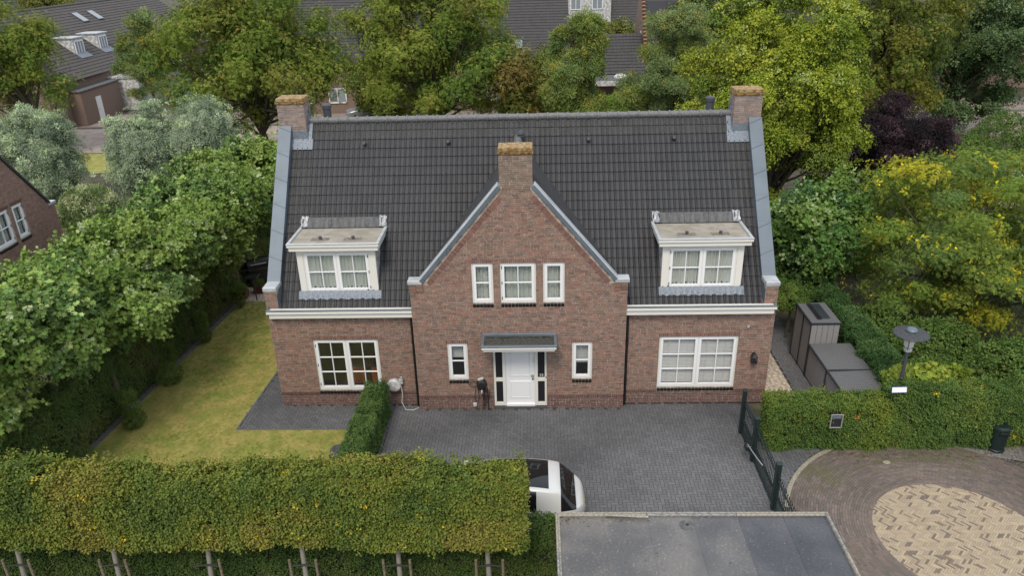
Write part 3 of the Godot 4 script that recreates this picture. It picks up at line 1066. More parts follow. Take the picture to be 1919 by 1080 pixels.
	vp2.lathe([Vector2(0.1, 0), Vector2(0.1, 0.3), Vector2(0.13, 0.31), Vector2(0.13, 0.36), Vector2(0.1, 0.37), Vector2(0.1, 0.42), Vector2(0.125, 0.43), Vector2(0.08, 0.5), Vector2(0, 0.5)], 14, Transform3D(Basis(Vector3.RIGHT, 0.25), Vector3(0.1, 7.95, -3.9)))
	mk("flue_pipe", vp2, M.iron_soft, roof)
	# --- canopy over the door
	var cn := part("door_canopy", house)
	var cf := Acc.new()
	cf.bev(-1.11, 2.575, 0.012, 1.11, 2.66, 0.75, 0.008)
	cf.bev(-1.16, 2.662, 0.012, 1.16, 2.75, 0.8, 0.012)
	mk("fascia", cf, M.cream, cn)
	var cz := Acc.new()
	cz.bev(-1.18, 2.752, 0.72, 1.18, 2.81, 0.82, 0.012)
	cz.bev(-1.18, 2.752, 0.1, -1.09, 2.81, 0.718, 0.012)
	cz.bev(1.09, 2.752, 0.1, 1.18, 2.81, 0.718, 0.012)
	cz.bev(-1.18, 2.752, 0.012, 1.18, 2.86, 0.098, 0.012)
	mk("edge_trim", cz, M.zinc, cn)
	var cb2 := Acc.new()
	cb2.box(-1.088, 2.752, 0.1, 1.088, 2.765, 0.718)
	mk("roof_bed", cb2, M.moss_bed, cn)
	var lx := []
	var lc := []
	for i in 240:
		var e := rng.randf()
		var pp := Vector3(rng.randf_range(-1.06, 1.06), 2.772, 0.12 + 0.12 * rng.randf() * rng.randf()) if e < 0.6 else Vector3(rng.randf_range(-1.06, 1.06), 2.772, rng.randf_range(0.12, 0.7))
		var sz := rng.randf_range(0.025, 0.06)
		lx.append(Transform3D(facing(Vector3.UP + rdir() * 0.4, e * 9.0) * Basis.from_scale(Vector3(sz, sz * 0.35, sz)), pp))
		lc.append(jit(pick([Color(0.05, 0.05, 0.02), Color(0.1, 0.09, 0.05), Color(0.03, 0.03, 0.02)]), 0.2))
	many("moss_litter", LEAF.broad[1], M.leaf, lx, lc, cn)
	# --- front door with side lights
	var dr := part("front_door", house)
	var df := Acc.new()
	df.bev(-0.87, 0.08, -0.2, -0.80, 2.57, -0.05, 0.004)
	df.bev(0.80, 0.08, -0.2, 0.87, 2.57, -0.05, 0.004)
	df.bev(-0.87, 2.5, -0.21, 0.87, 2.6, -0.06, 0.004)
	for s in [-1.0, 1.0]:
		var m0 := -0.575 if s < 0 else 0.475
		df.bev(m0, 0.08, -0.2, m0 + 0.1, 2.5, -0.052, 0.004)
		var l0 := -0.80 if s < 0 else 0.575
		df.bev(l0, 0.08, -0.2, l0 + 0.225, 0.2, -0.054, 0.004)
		df.bev(l0, 1.02, -0.2, l0 + 0.225, 1.14, -0.054, 0.004)
	mk("door_frame", df, M.cream, dr)
	for s in [-0.6875, 0.6875]:
		for y in [[0.2, 1.02], [1.14, 2.5]]:
			var g := Acc.new()
			g.box(s - 0.1125, y[0], -0.12, s + 0.1125, y[1], -0.114)
			mk("side_light", g, M.glass_dark, dr)
	var lf := Acc.new()
	lf.bev(-0.473, 0.15, -0.16, 0.473, 2.5, -0.1, 0.004)
	var leaf_o := mk("door_leaf", lf, M.white, dr)
	for y in [[0.36, 1.0], [1.2, 2.4]]:
		var pn := Acc.new()
		frame(pn, -0.34, 0.34, y[0], y[1], -0.1, -0.078, 0.035)
		pn.bev(-0.29, y[0] + 0.05, -0.1, 0.29, y[1] - 0.05, -0.088, 0.006)
		mk("door_panel", pn, M.white, dr)
	var th := Acc.new()
	th.bev(-0.475, 0.06, -0.16, 0.475, 0.15, -0.04, 0.006)
	mk("threshold", th, M.white, dr)
	var kn := Acc.new()
	kn.lathe([Vector2(0.05, 0), Vector2(0.05, 0.012), Vector2(0.02, 0.02), Vector2(0.02, 0.04), Vector2(0.034, 0.055), Vector2(0.025, 0.08), Vector2(0, 0.085)], 14, Transform3D(Basis(Vector3.RIGHT, PI / 2), Vector3(0.4, 1.2, -0.1)))
	mk("door_knob", kn, M.steel, dr)
	var kl := Acc.new()
	kl.lathe([Vector2(0.028, 0), Vector2(0.028, 0.02), Vector2(0, 0.022)], 10, Transform3D(Basis(Vector3.RIGHT, PI / 2), Vector3(0.415, 1.08, -0.1)))
	mk("door_lock", kl, M.iron, dr)
	var tmh := TextMesh.new()
	tmh.text = "16"
	var fnt := SystemFont.new()
	fnt.font_names = PackedStringArray(["Droid Serif"])
	tmh.font = fnt
	tmh.font_size = 32
	tmh.pixel_size = 0.004
	tmh.depth = 0.004
	var nb := MeshInstance3D.new()
	nb.mesh = tmh
	nb.material_override = M.white
	nb.position = Vector3(0.69, 1.22, -0.108)
	hang(nb, "house_number", dr)
	var stp := Acc.new()
	stp.bev(-0.9, -0.02, -0.06, 0.9, 0.06, 0.02, 0.008)
	mk("door_step", stp, M.stone_dark, dr)
	var bell := Acc.new()
	bell.bev(0.83, 1.15, -0.05, 0.86, 1.2, -0.035, 0.004)
	mk("door_bell", bell, M.iron, dr)
	# --- the inside: floors, partitions, rear wall
	var ins := part("interior", house)
	var wl := Acc.new()
	wl.box(-7.70, 2.78, -8.7, 7.70, 3.0, -0.562)
	wl.box(-8.07, 0.0, -8.9, 8.07, 3.2, -8.7)
	wl.box(-3.36, 3.0, -0.55, -3.1, 3.9, -0.502)
	wl.box(-3.3, 0.03, -8.7, -3.2, 2.78, -0.5)
	wl.box(3.2, 0.03, -8.7, 3.3, 2.78, -0.5)
	wl.box(-1.3, 0.03, -4.2, 3.2, 2.78, -4.1)
	wl.box(-3.1, 2.78, -0.56, 3.1, 3.0, -0.282)
	mk("partition", wl, M.plaster, ins)
	var fl := Acc.new()
	fl.box(-8.0, -0.05, -8.7, 8.0, 0.03, -0.57)
	fl.box(-3.1, -0.05, -0.57, 3.1, 0.03, -0.282)
	mk("floor", fl, M.wood, ins)
	var to := thing("dining_table", "wooden dining table seen through the unscreened ground floor window", "table", Vector3(-5.3, 0.03, -2.1))
	var tt := Acc.new()
	tt.bev(-0.9, 0.69, -0.5, 0.9, 0.73, 0.5, 0.01)
	mk("table_top", tt, M.wood, to)
	for q in [[-0.8, -0.4], [0.8, -0.4], [-0.8, 0.4], [0.8, 0.4]]:
		var tg := Acc.new()
		tg.box(q[0] - 0.03, 0.0, q[1] - 0.03, q[0] + 0.03, 0.69, q[1] + 0.03)
		mk("leg", tg, M.wood, to)
	for q in [[-4.9, -1.2, "orange dining chair below the pendant shade inside the unscreened window"], [-5.6, -1.2, "orange dining chair farther from the pendant shade inside the unscreened window"]]:
		var co := thing("dining_chair", q[2], "chair", Vector3(q[0], 0.03, q[1]), "orange dining chairs")
		var cs := Acc.new()
		cs.bev(-0.22, 0.4, -0.22, 0.22, 0.47, 0.22, 0.03)
		mk("seat", cs, M.orange, co)
		var cb := Acc.new()
		cb.bev(-0.22, 0.472, 0.15, 0.22, 1.0, 0.21, 0.02)
		mk("backrest", cb, M.orange, co)
		for k in [[-0.18, -0.18], [0.18, -0.18], [-0.18, 0.18], [0.18, 0.18]]:
			var cl := Acc.new()
			cl.box(k[0] - 0.015, 0.0, k[1] - 0.015, k[0] + 0.015, 0.4, k[1] + 0.015)
			mk("leg", cl, M.iron, co)
	var po := thing("pendant_shade", "small white pendant shade hanging inside the unscreened window", "pendant", Vector3(-4.95, 1.75, -1.6))
	var pl := Acc.new()
	pl.lathe([Vector2(0.02, 0.4), Vector2(0.03, 0.3), Vector2(0.16, 0.16), Vector2(0.18, 0.02), Vector2(0.0, 0.0)], 14, Transform3D())
	mk("shade", pl, M.white, po)
	var pc := Acc.new()
	pc.tube([Vector3(0, 0.4, 0), Vector3(0, 1.03, 0)], [0.006, 0.006], 5)
	mk("cable", pc, M.iron, po)

# ---------------------------------------------------------------- ground
const RING := Vector2(11.38, 6.05)
func build_ground():
	var g := Acc.new()
	g.quad(Vector3(-400, -0.06, -420), Vector3(400, -0.06, -420), Vector3(400, -0.06, 80), Vector3(-400, -0.06, 80), Vector3.UP)
	struct("ground", g, M.soil)
	# lawn
	var l := Acc.new()
	l.quad(Vector3(-13.3, -0.008, 1.12), Vector3(-4.6, -0.008, 1.12), Vector3(-4.6, -0.008, 7.2), Vector3(-13.6, -0.008, 7.2), Vector3.UP)
	l.quad(Vector3(-12.5, -0.008, -8.6), Vector3(-8.6, -0.008, -8.6), Vector3(-9.2, -0.008, 1.12), Vector3(-13.3, -0.008, 1.12), Vector3.UP)
	struct("lawn", l, M.lawn)
	var f := FastNoiseLite.new()
	f.seed = 4
	f.frequency = 0.28
	f.fractal_octaves = 4
	rng.seed = 3
	var xf := []
	var cols := []
	for i in 30000:
		var p := Vector3(rng.randf_range(-13.6, -4.5), -0.01, rng.randf_range(-8.5, 7.0))
		var hx := lerpf(-13.3, -12.5, clampf((1.12 - p.z) / 9.7, -0.2, 1))
		if p.x < hx + 0.1 or (p.z < 1.14 and p.x > -9.24) or (p.z < 5.2 and p.x > -5.0):
			continue
		var dry := f.get_noise_2d(p.x * 1.2, p.z) * 1.1
		var edge := minf(absf(p.x + 9.2) if p.z < 1.2 else 9.0, absf(p.z - 1.12) if p.x > -9.4 else 9.0)
		dry += clampf(0.75 - edge * 0.5, 0, 0.75) * (0.6 + f.get_noise_2d(p.x * 3.0, p.z * 3.0))
		dry += clampf((p.z + 1.0) * 0.05, -0.35, 0.16) + rng.randf_range(-0.22, 0.22)
		var c := Color(0.21, 0.245, 0.042).lerp(Color(0.42, 0.33, 0.11), clampf(dry + 0.42, 0, 1))
		var sz := rng.randf_range(0.06, 0.11)
		xf.append(Transform3D(Basis(Vector3.UP, rng.randf() * TAU) * Basis.from_scale(Vector3(sz * 1.6, sz * 0.75, sz * 1.6)), p))
		cols.append(jit(c, 0.16))
	var gr := many("grass", LEAF.tuft[0], M.leaf, xf, cols, self)
	tag(gr, "short green and straw yellow grass blades of the lawn", "grass")
	# driveway and paths of grey blocks laid in herringbone
	var d := Acc.new()
	d.quad(Vector3(-4.3, -0.014, -0.27), Vector3(7.6, -0.014, -0.27), Vector3(7.6, -0.014, 8.1), Vector3(-4.3, -0.014, 8.1), Vector3.UP)
	d.quad(Vector3(7.6, -0.014, 1.9), Vector3(9.6, -0.014, 1.9), Vector3(9.6, -0.014, 8.1), Vector3(7.6, -0.014, 8.1), Vector3.UP)
	d.quad(Vector3(-9.2, -0.014, -0.27), Vector3(-4.3, -0.014, -0.27), Vector3(-4.3, -0.014, 1.12), Vector3(-9.2, -0.014, 1.12), Vector3.UP)
	d.quad(Vector3(-8.62, -0.014, -8.6), Vector3(-8.07, -0.014, -8.6), Vector3(-8.07, -0.014, -0.27), Vector3(-9.1, -0.014, -0.27), Vector3.UP)
	d.quad(Vector3(9.27, -0.014, -9.0), Vector3(10.4, -0.014, -9.0), Vector3(10.4, -0.014, 1.8), Vector3(9.27, -0.014, 1.8), Vector3.UP)
	var dw := struct("driveway", d, M.joint)
	xf = []
	cols = []
	var f2 := FastNoiseLite.new()
	f2.seed = 9
	f2.frequency = 0.22
	f2.fractal_octaves = 4
	var w := 0.106
	for gx in range(-92, 106):
		for gz in range(-86, 78):
			for o in 2:
				var len2 := Vector2(2, 1) if o == 0 else Vector2(1, 2)
				if o == 0 and posmod(gx - gz, 4) != 0:
					continue
				if o == 1 and posmod(gz - gx - 1, 4) != 0:
					continue
				var c := Vector2((gx + len2.x * 0.5) * w, (gz + len2.y * 0.5) * w)
				var ok := false
				if c.x > -4.28 and c.x < 6.86 and c.y > (0.0 if absf(c.x) < 3.37 else -0.25) and c.y < 8.0:
					ok = true
				elif c.x >= 6.86 and c.x < 9.4 and c.y > (1.95 if c.x > 7.4 else -0.2) and c.y < 8.0 and c.distance_to(RING) > 4.31:
					ok = true
				elif c.x > -9.12 and c.x <= -4.28 and c.y > -0.27 and c.y < 1.07:
					ok = true
				elif c.x > lerpf(-8.6, -9.1, (c.y + 8.6) / 8.33) and c.x < -8.1 and c.y > -8.6 and c.y <= -0.27:
					ok = true
				elif c.x > 9.3 and c.x < 10.35 and c.y > -9.0 and c.y < 1.7:
					ok = true
				if not ok or (c.x > 0.9 and c.x < 6.9 and c.y > 8.0) or (c.y > 7.2 and c.x < 0.9):
					continue
				xf.append(Transform3D(Basis.from_euler(Vector3(rng.randf_range(-0.008, 0.008), rng.randf_range(-0.01, 0.01), rng.randf_range(-0.008, 0.008))) * Basis.from_scale(Vector3(len2.x * w - 0.011, 0.012, len2.y * w - 0.011)), Vector3(c.x, rng.randf_range(-0.0015, 0.0015), c.y)))
				var q := f2.get_noise_2d(c.x, c.y)
				var k := 0.148 * (1.0 + 0.5 * q) * rng.randf_range(0.88, 1.12)
				cols.append(Color(k, k * (1.0 + 0.02 * rng.randf()), k * 1.07))
	pieces("paving_block", "paving_field", M.paver_mesh, M.paver, xf, cols, dw)
	# kerb strips beside the lawn and along the drive
	for q in [[-9.2, 1.09, -4.3, 1.15], [-4.34, 1.15, -4.28, 7.2]]:
		var k := Acc.new()
		k.bev(q[0], -0.05, q[1], q[2], 0.012, q[3], 0.006)
		mk("kerb", k, M.kerb, dw)
	var kd := Acc.new()
	var pa := Vector3(-9.2, -0.02, 1.1)
	var pb := Vector3(-8.66, -0.02, -8.6)
	kd.xbox(Transform3D(Basis((pb - pa), Vector3(0, 0.06, 0), Vector3(0.05, 0, 0)), (pa + pb) * 0.5))
	mk("kerb", kd, M.kerb, dw)
	# pale slabs: path on the right of the house, terrace behind the lawn
	for area in [["side_path", 8.09, 9.25, -9.0, 1.9, 0.58, 0.58], ["terrace", -12.9, -8.1, -13.0, -8.62, 0.6, 0.6]]:
		var b := Acc.new()
		b.quad(Vector3(area[1], -0.014, area[3]), Vector3(area[2], -0.014, area[3]), Vector3(area[2], -0.014, area[4]), Vector3(area[1], -0.014, area[4]), Vector3.UP)
		var so := struct(area[0], b, M.joint)
		var nx := int(round((area[2] - area[1]) / area[5]))
		var nz := int(round((area[4] - area[3]) / area[6]))
		var sx := []
		var sc := []
		for i in nx:
			for j in nz:
				var pw: float = (area[2] - area[1]) / nx
				var pl: float = (area[4] - area[3]) / nz
				sx.append(Transform3D(Basis.from_scale(Vector3(pw - 0.01, 0.012, pl - 0.01)), Vector3(area[1] + (i + 0.5) * pw, rng.randf_range(-0.001, 0.002), area[3] + (j + 0.5) * pl)))
				sc.append(jit(Color(0.62, 0.52, 0.41), 0.08))
		pieces("slab", "slab_field", M.paver_mesh, M.slab, sx, sc, so)
	# turning circle: rings of brown brick round a yellow herringbone disc
	var r := Acc.new()
	for i in 72:
		var a0 := TAU * i / 72
		var a1 := TAU * (i + 1) / 72
		r.tri(Vector3(RING.x, -0.02, RING.y), Vector3(RING.x + 4.4 * cos(a0), -0.02, RING.y + 4.4 * sin(a0)), Vector3(RING.x + 4.4 * cos(a1), -0.02, RING.y + 4.4 * sin(a1)), Vector3.UP)
	r.quad(Vector3(11, -0.022, 6), Vector3(30, -0.022, 2.2), Vector3(30, -0.022, 14), Vector3(11, -0.022, 12), Vector3.UP)
	r.quad(Vector3(6.9, -0.023, 5), Vector3(11, -0.023, 5), Vector3(11, -0.023, 14), Vector3(6.9, -0.023, 14), Vector3.UP)
	var road := struct("road", r, M.joint_brown)
	xf = []
	cols = []
	rng.seed = 21
	var rr := 2.155
	while rr < 5.6:
		var n := int(TAU * rr / 0.205)
		var ph := rng.randf()
		for i in n:
			var an := TAU * (i + ph) / n
			var p := RING + Vector2(cos(an), sin(an)) * rr
			if p.x > 15.0 or p.y > 9.0 or p.x < 6.95 or (rr > 4.17 and (p.y < 6.6 or p.x > 11.0)):
				continue
			xf.append(Transform3D(Basis(Vector3.UP, -an) * Basis.from_scale(Vector3(0.06, 0.012, TAU * rr / n - 0.008)), Vector3(p.x, rng.randf_range(-0.003, 0.001), p.y)))
			var q := f2.get_noise_2d(p.x * 1.4 + 50.0, p.y * 1.4)
			var c: Color = pick([Color(0.215, 0.168, 0.145), Color(0.18, 0.145, 0.128), Color(0.24, 0.187, 0.163), Color(0.2, 0.17, 0.142)])
			c = c * 0.93 * (1.0 + 0.3 * q)
			if rr > 3.1 and p.x > 8.0 and p.y < 4.2 and q * 1.6 + rng.randf_range(-0.6, 0.2) > 0.0:  # mossy bricks
				c = Color(0.165, 0.145, 0.095)
			cols.append(jit(c, 0.12))
		rr += 0.067
	pieces("paving_brick", "paving_brick_field", M.paver_mesh, M.paver, xf, cols, road)
	# pale kerb between block path and ring
	for i in 26:
		var a0 := PI * 1.09 + i * 0.032
		var k := Acc.new()
		k.bevx(Transform3D(Basis(Vector3.UP, -(a0 + 0.016)), Vector3(RING.x + 4.26 * cos(a0 + 0.016), -0.02, RING.y + 4.26 * sin(a0 + 0.016))), Vector3(0.06, 0.03, 0.064), 0.006)
		mk("kerb_stone", k, M.kerb_moss if i % 3 else M.kerb_sand, road)
	xf = []
	cols = []
	w = 0.0525
	var cs := sqrt(0.5)
	for gx in range(-66, 67):
		for gy in range(-66, 67):
			for o in 2:
				if o == 0 and posmod(gx - gy, 8) != 0:
					continue
				if o == 1 and posmod(gy - gx - 1, 8) != 0:
					continue
				var sz := Vector2(4, 1) if o == 0 else Vector2(1, 4)
				var c := Vector2(gx + sz.x * 0.5, gy + sz.y * 0.5) * w
				var p := Vector2(c.x + c.y, c.x - c.y) * cs
				if p.length() > 2.22 or p.x + RING.x > 14.6:
					continue
				var cut := 1.0
				xf.append(Transform3D(Basis(Vector3.UP, -PI / 4) * Basis.from_scale(Vector3((sz.x * w) * (cut if o == 0 else 1.0) - 0.007, 0.012, (sz.y * w) * (cut if o == 1 else 1.0) - 0.007)), Vector3(p.x + RING.x, rng.randf_range(-0.009, -0.005), p.y + RING.y)))
				var q: Color = pick([Color(0.52, 0.42, 0.285), Color(0.49, 0.4, 0.28), Color(0.56, 0.455, 0.31), Color(0.47, 0.375, 0.27), Color(0.52, 0.42, 0.31)])
				if rng.randf() < 0.17:
					q = pick([Color(0.25, 0.19, 0.145), Color(0.22, 0.175, 0.15), Color(0.28, 0.215, 0.16)])
				cols.append(jit(q, 0.09))
	pieces("yellow_brick", "yellow_brick_field", M.paver_mesh, M.paver, xf, cols, road)
	# gravel by the bin
	var gv := Acc.new()
	gv.quad(Vector3(12.6, -0.012, 2.1), Vector3(20, -0.012, 2.1), Vector3(20, -0.012, 4.4), Vector3(13.6, -0.012, 2.6), Vector3.UP)
	struct("gravel", gv, M.gravel)
	var sx2 := []
	var sc2 := []
	for i in 5200:
		var p := Vector2(rng.randf_range(12.5, 17.0), rng.randf_range(2.1, 4.2))
		if p.distance_to(RING) < 4.25:
			continue
		var sz := rng.randf_range(0.012, 0.035)
		sx2.append(Transform3D(Basis.from_euler(Vector3(rng.randf() * 3, rng.randf() * 3, 0)) * Basis.from_scale(Vector3(sz, sz * 0.8, sz * 1.2)), Vector3(p.x, 0.0, p.y)))
		sc2.append(jit(pick([Color(0.24, 0.23, 0.215), Color(0.15, 0.14, 0.13), Color(0.33, 0.31, 0.28)]), 0.2))
	var pb2 := many("gravel_stones", M.pebble_mesh, M.paver, sx2, sc2, self)
	tag(pb2, "loose grey gravel stones beside the dark green bin", "gravel")
	# stone edging between hedge and lawn
	var ed := thing("lawn_edging", "narrow grey stone edging between the lawn and the tall dark hedge", "edging", Vector3(-13.3, 0, 1.12))
	for i in 34:
		var z := 4.5 - i * 0.4
		var e := Acc.new()
		var x := lerpf(-13.3, -12.5, (1.12 - z) / 9.7)
		e.bevx(Transform3D(Basis(Vector3.UP, -0.08 + rng.randf_range(-0.03, 0.03)), Vector3(x + 13.3 - 0.05, 0.0, z - 1.12 - 0.2)), Vector3(0.1, 0.03, 0.19), 0.015)
		mk("edging_stone", e, M.stone_edge, ed)
	# streets behind, with a dry verge
	var s := Acc.new()
	s.quad(Vector3(-90, -0.03, -36.5), Vector3(90, -0.03, -36.5), Vector3(90, -0.03, -45.5), Vector3(-90, -0.03, -45.5), Vector3.UP)
	s.quad(Vector3(24, -0.032, 2.0), Vector3(34, -0.032, 2.0), Vector3(34, -0.032, -38), Vector3(22, -0.032, -38), Vector3.UP)
	struct("street", s, M.street)
	var s2 := Acc.new()
	s2.quad(Vector3(-90, -0.026, -46), Vector3(90, -0.026, -46), Vector3(90, -0.026, -52), Vector3(-90, -0.026, -52), Vector3.UP)
	struct("pavement", s2, M.street2)
	var kb := Acc.new()
	kb.bev(-90, -0.06, -45.95, 90, 0.07, -45.6, 0.02)
	struct("kerb", kb, M.kerb)
	var v := Acc.new()
	v.quad(Vector3(-90, -0.024, -30.5), Vector3(8, -0.024, -30.5), Vector3(8, -0.024, -36.3), Vector3(-90, -0.024, -36.3), Vector3.UP)
	struct("verge", v, M.lawn)

# ---------------------------------------------------------------- planting
func build_planting():
	# pleached trees in front, on posts, with a dark hedge behind them
	var hb := {"kind": "small", "dens": 175.0, "size": 0.24, "seed": 100, "patch": 0.5, "bump": 0.16, "shoots": 0.25, "shoot_len": 0.28, "inset": 0.2,
		"pal": [Color(0.065, 0.095, 0.024), Color(0.08, 0.11, 0.024), Color(0.095, 0.12, 0.024), Color(0.112, 0.13, 0.025), Color(0.132, 0.14, 0.026), Color(0.155, 0.14, 0.032)], "tips": [Color(0.42, 0.3, 0.02), Color(0.32, 0.27, 0.04)], "tip_share": 0.012}
	var tx := [-13.55, -11.34, -9.1, -6.95, -4.75, -2.63, -0.55]
	for i in tx.size():
		var o := thing("pleached_tree", "clipped pleached hornbeam on a pale trunk, %s from the flat garage roof" % ["seventh", "sixth", "fifth", "fourth", "third", "second", "first"][i], "tree", Vector3(tx[i], 0, 8.36), "pleached trees in a row before the driveway")
		var a := Acc.new()
		rng.seed = 300 + i
		a.tube([Vector3(0, 0, 0), Vector3(rng.randf_range(-0.05, 0.05), 1.1, 0), Vector3(rng.randf_range(-0.06, 0.06), 2.3, -0.08), Vector3(0, 3.5, -0.15)], [0.075, 0.06, 0.05, 0.02], 9)
		for y in [2.3, 2.75, 3.2]:
			a.tube([Vector3(-0.95, y, -0.14), Vector3(0, y - 0.04, -0.1), Vector3(0.95, y, -0.14)], [0.012, 0.025, 0.012], 5)
		mk("trunk", a, M.pale_bark, o)
		for k in [-0.3, 0.3]:
			if (i == 3 and k < 0) or (i == 1 and k < -9):
				continue
			var st := Acc.new()
			st.tube([Vector3(k, 0, 0.1), Vector3(k, 1.62, 0.1)], [0.034, 0.032], 8)
			mk("stake", st, M.stake, o)
		var tie := Acc.new()
		tie.tube([Vector3(-0.34, 1.42, 0.1), Vector3(0.0, 1.44, 0.07), Vector3(0.34, 1.42, 0.1)], [0.02, 0.022, 0.02], 6)
		mk("tie", tie, M.strap, o)
		hb.seed = 100 + i
		var x0: float = tx[i] - 1.12
		var x1: float = tx[i] + (1.09 if i < 6 else 0.78)
		var skip := [2]
		hb.skip = [] if i == 6 else [3, 4]
		hb.patch = 0.33
		hedge("", "", Vector3(x0, 0, 8.17), Vector3(x1, 0, 8.17), 2.14 + 0.05 * sin(i * 2.1), 3.76 + 0.09 * sin(i * 1.7), 0.86, hb, "", "", o)
	var dark := {"kind": "small", "dens": 130.0, "size": 0.19, "seed": 60, "patch": 0.6, "bump": 0.1, "pal": [Color(0.045, 0.075, 0.02), Color(0.055, 0.085, 0.022), Color(0.065, 0.09, 0.026)]}
	hedge("boundary_hedge", "dark clipped hedge behind the pale pleached trunks, beside the flat garage roof", Vector3(-14.0, 0, 7.45), Vector3(0.93, 0, 7.45), 0, 1.8, 0.6, dark)
	hedge("dividing_hedge", "short green hedge between the lawn and the paved driveway", Vector3(-4.66, 0, 0.28), Vector3(-4.72, 0, 4.6), 0, 1.22, 0.62, {"kind": "small", "dens": 230.0, "size": 0.17, "seed": 61, "patch": 0.9, "bump": 0.12, "pal": [Color(0.045, 0.08, 0.022), Color(0.065, 0.105, 0.03), Color(0.085, 0.125, 0.036)]})
	hedge("ivy_hedge", "dark trailing ivy hedge behind the small white sign and the bin", Vector3(10.95, 0, 1.88), Vector3(16.5, 0, 1.8), 0, 1.84, 0.9, {"kind": "small", "dens": 190.0, "size": 0.2, "seed": 65, "patch": 0.35, "bump": 0.2, "shoots": 0.2, "pal": [Color(0.055, 0.094, 0.024), Color(0.068, 0.11, 0.027), Color(0.082, 0.123, 0.029), Color(0.105, 0.14, 0.03)], "tips": [Color(0.4, 0.3, 0.03), Color(0.2, 0.22, 0.05)], "tip_share": 0.01})
	hedge("clipped_hedge", "yellow green clipped hedge with a letter box beside the black gate", Vector3(7.4, 0, 1.95), Vector3(11.0, 0, 1.95), 0, 1.58, 0.8, {"kind": "small", "dens": 175.0, "size": 0.2, "seed": 62, "patch": 0.3, "bump": 0.16, "shoots": 0.15, "pal": [Color(0.06, 0.1, 0.024), Color(0.07, 0.112, 0.026), Color(0.085, 0.123, 0.026), Color(0.102, 0.136, 0.026), Color(0.12, 0.145, 0.025)], "tips": [Color(0.45, 0.3, 0.03), Color(0.3, 0.12, 0.03)], "tip_share": 0.006})
	hedge("ivy_fence", "ivy grown fence beside the grey garden sheds", Vector3(11.75, 0, -5.6), Vector3(11.75, 0, 1.5), 0, 1.75, 0.8, {"kind": "small", "dens": 170.0, "size": 0.2, "seed": 63, "patch": 0.5, "bump": 0.25, "pal": [Color(0.04, 0.08, 0.024), Color(0.06, 0.105, 0.035), Color(0.085, 0.135, 0.05)]})
	hedge("lawn_hedge", "tall dark hedge below the plane trees, along the lawn", Vector3(-14.3, 0, 6.5), Vector3(-13.0, 0, -16.0), 0, 2.3, 0.9, {"kind": "small", "dens": 110.0, "size": 0.2, "seed": 64, "patch": 0.4, "bump": 0.14, "skip": [2], "pal": [Color(0.06, 0.095, 0.026), Color(0.07, 0.105, 0.03), Color(0.085, 0.11, 0.032), Color(0.095, 0.105, 0.034)]})
	# row of plane trees on the left
	var pl := {"kind": "lobed", "n": 5000, "size": 0.26, "lobes": 30, "lr": 0.75, "tr": 0.11, "seed": 200, "pal": [Color(0.11, 0.165, 0.036), Color(0.13, 0.185, 0.042), Color(0.155, 0.205, 0.05), Color(0.095, 0.148, 0.044)], "tips": [Color(0.22, 0.27, 0.1), Color(0.19, 0.25, 0.07), Color(0.26, 0.3, 0.15)], "tip_share": 0.14}
	var pz := [4.7, 2.3, -0.1, -2.5, -4.9, -7.3, -9.8, -12.4, -15.0]
	for i in pz.size():
		pl.seed = 200 + i
		var x: float = -13.95 + 0.055 * (6.5 - pz[i])
		tree("plane_tree", "plane tree of the row over the tall dark hedge, %s from the barbecue" % ["seventh", "sixth", "fifth", "fourth", "third", "second", "nearest one", "first beyond", "second beyond"][i], Vector3(x, 0, pz[i]), Vector3(x - 0.2, 4.1 + 0.25 * sin(i * 2.3), pz[i]), Vector3(2.1, 1.95, 1.75), pl, "plane trees in a row over the lawn hedge")
	# big feathery trees behind
	var ft := {"kind": "spray", "n": 11000, "size": 0.5, "lobes": 90, "lr": 1.25, "tr": 0.28, "seed": 401, "lobe_shape": Vector3(0.95, 1.0, 0.95), "pal": [Color(0.105, 0.15, 0.026), Color(0.122, 0.16, 0.028), Color(0.09, 0.138, 0.028), Color(0.14, 0.17, 0.03), Color(0.138, 0.148, 0.03)], "tips": [Color(0.2, 0.17, 0.045), Color(0.18, 0.2, 0.04)], "tip_share": 0.16, "m": "leaf"}
	tree("feathery_tree", "wide feathery olive green tree behind the left chimney", Vector3(-18.0, 0, -31), Vector3(-18.8, 7.4, -30), Vector3(7.4, 6.2, 5.0), ft)
	ft.seed = 402
	tree("feathery_tree", "tall feathery tree behind the ridge, forked dark trunk showing", Vector3(-6.2, 0, -34.5), Vector3(-6.4, 7.6, -34), Vector3(7.4, 6.2, 4.6), ft)
	ft.seed = 403
	ft.n = 5200
	ft.lobes = 44
	tree("feathery_tree", "feathery olive green tree before the brown roofed house with dormers", Vector3(-36.8, 0, -36), Vector3(-38.4, 6.6, -36), Vector3(4.6, 5.8, 3.8), ft)
	ft.seed = 404
	ft.pal = [Color(0.075, 0.1, 0.02), Color(0.09, 0.115, 0.022), Color(0.115, 0.12, 0.022)]
	ft.n = 7500
	ft.lobes = 60
	tree("feathery_tree", "dark feathery tree behind the bright green one", Vector3(23.8, 0, -31), Vector3(23.6, 6.8, -32), Vector3(5.2, 6.8, 4.2), ft)
	ft.seed = 405
	ft.n = 2200
	ft.lobes = 14
	ft.lr = 1.1
	ft.pal = [Color(0.1, 0.1, 0.022), Color(0.13, 0.1, 0.03), Color(0.085, 0.1, 0.022)]
	tree("small_feathery_tree", "small brownish feathery tree between the big tree and the birch", Vector3(-0.8, 0, -32.5), Vector3(-0.9, 4.6, -32), Vector3(2.0, 2.5, 1.9), ft)
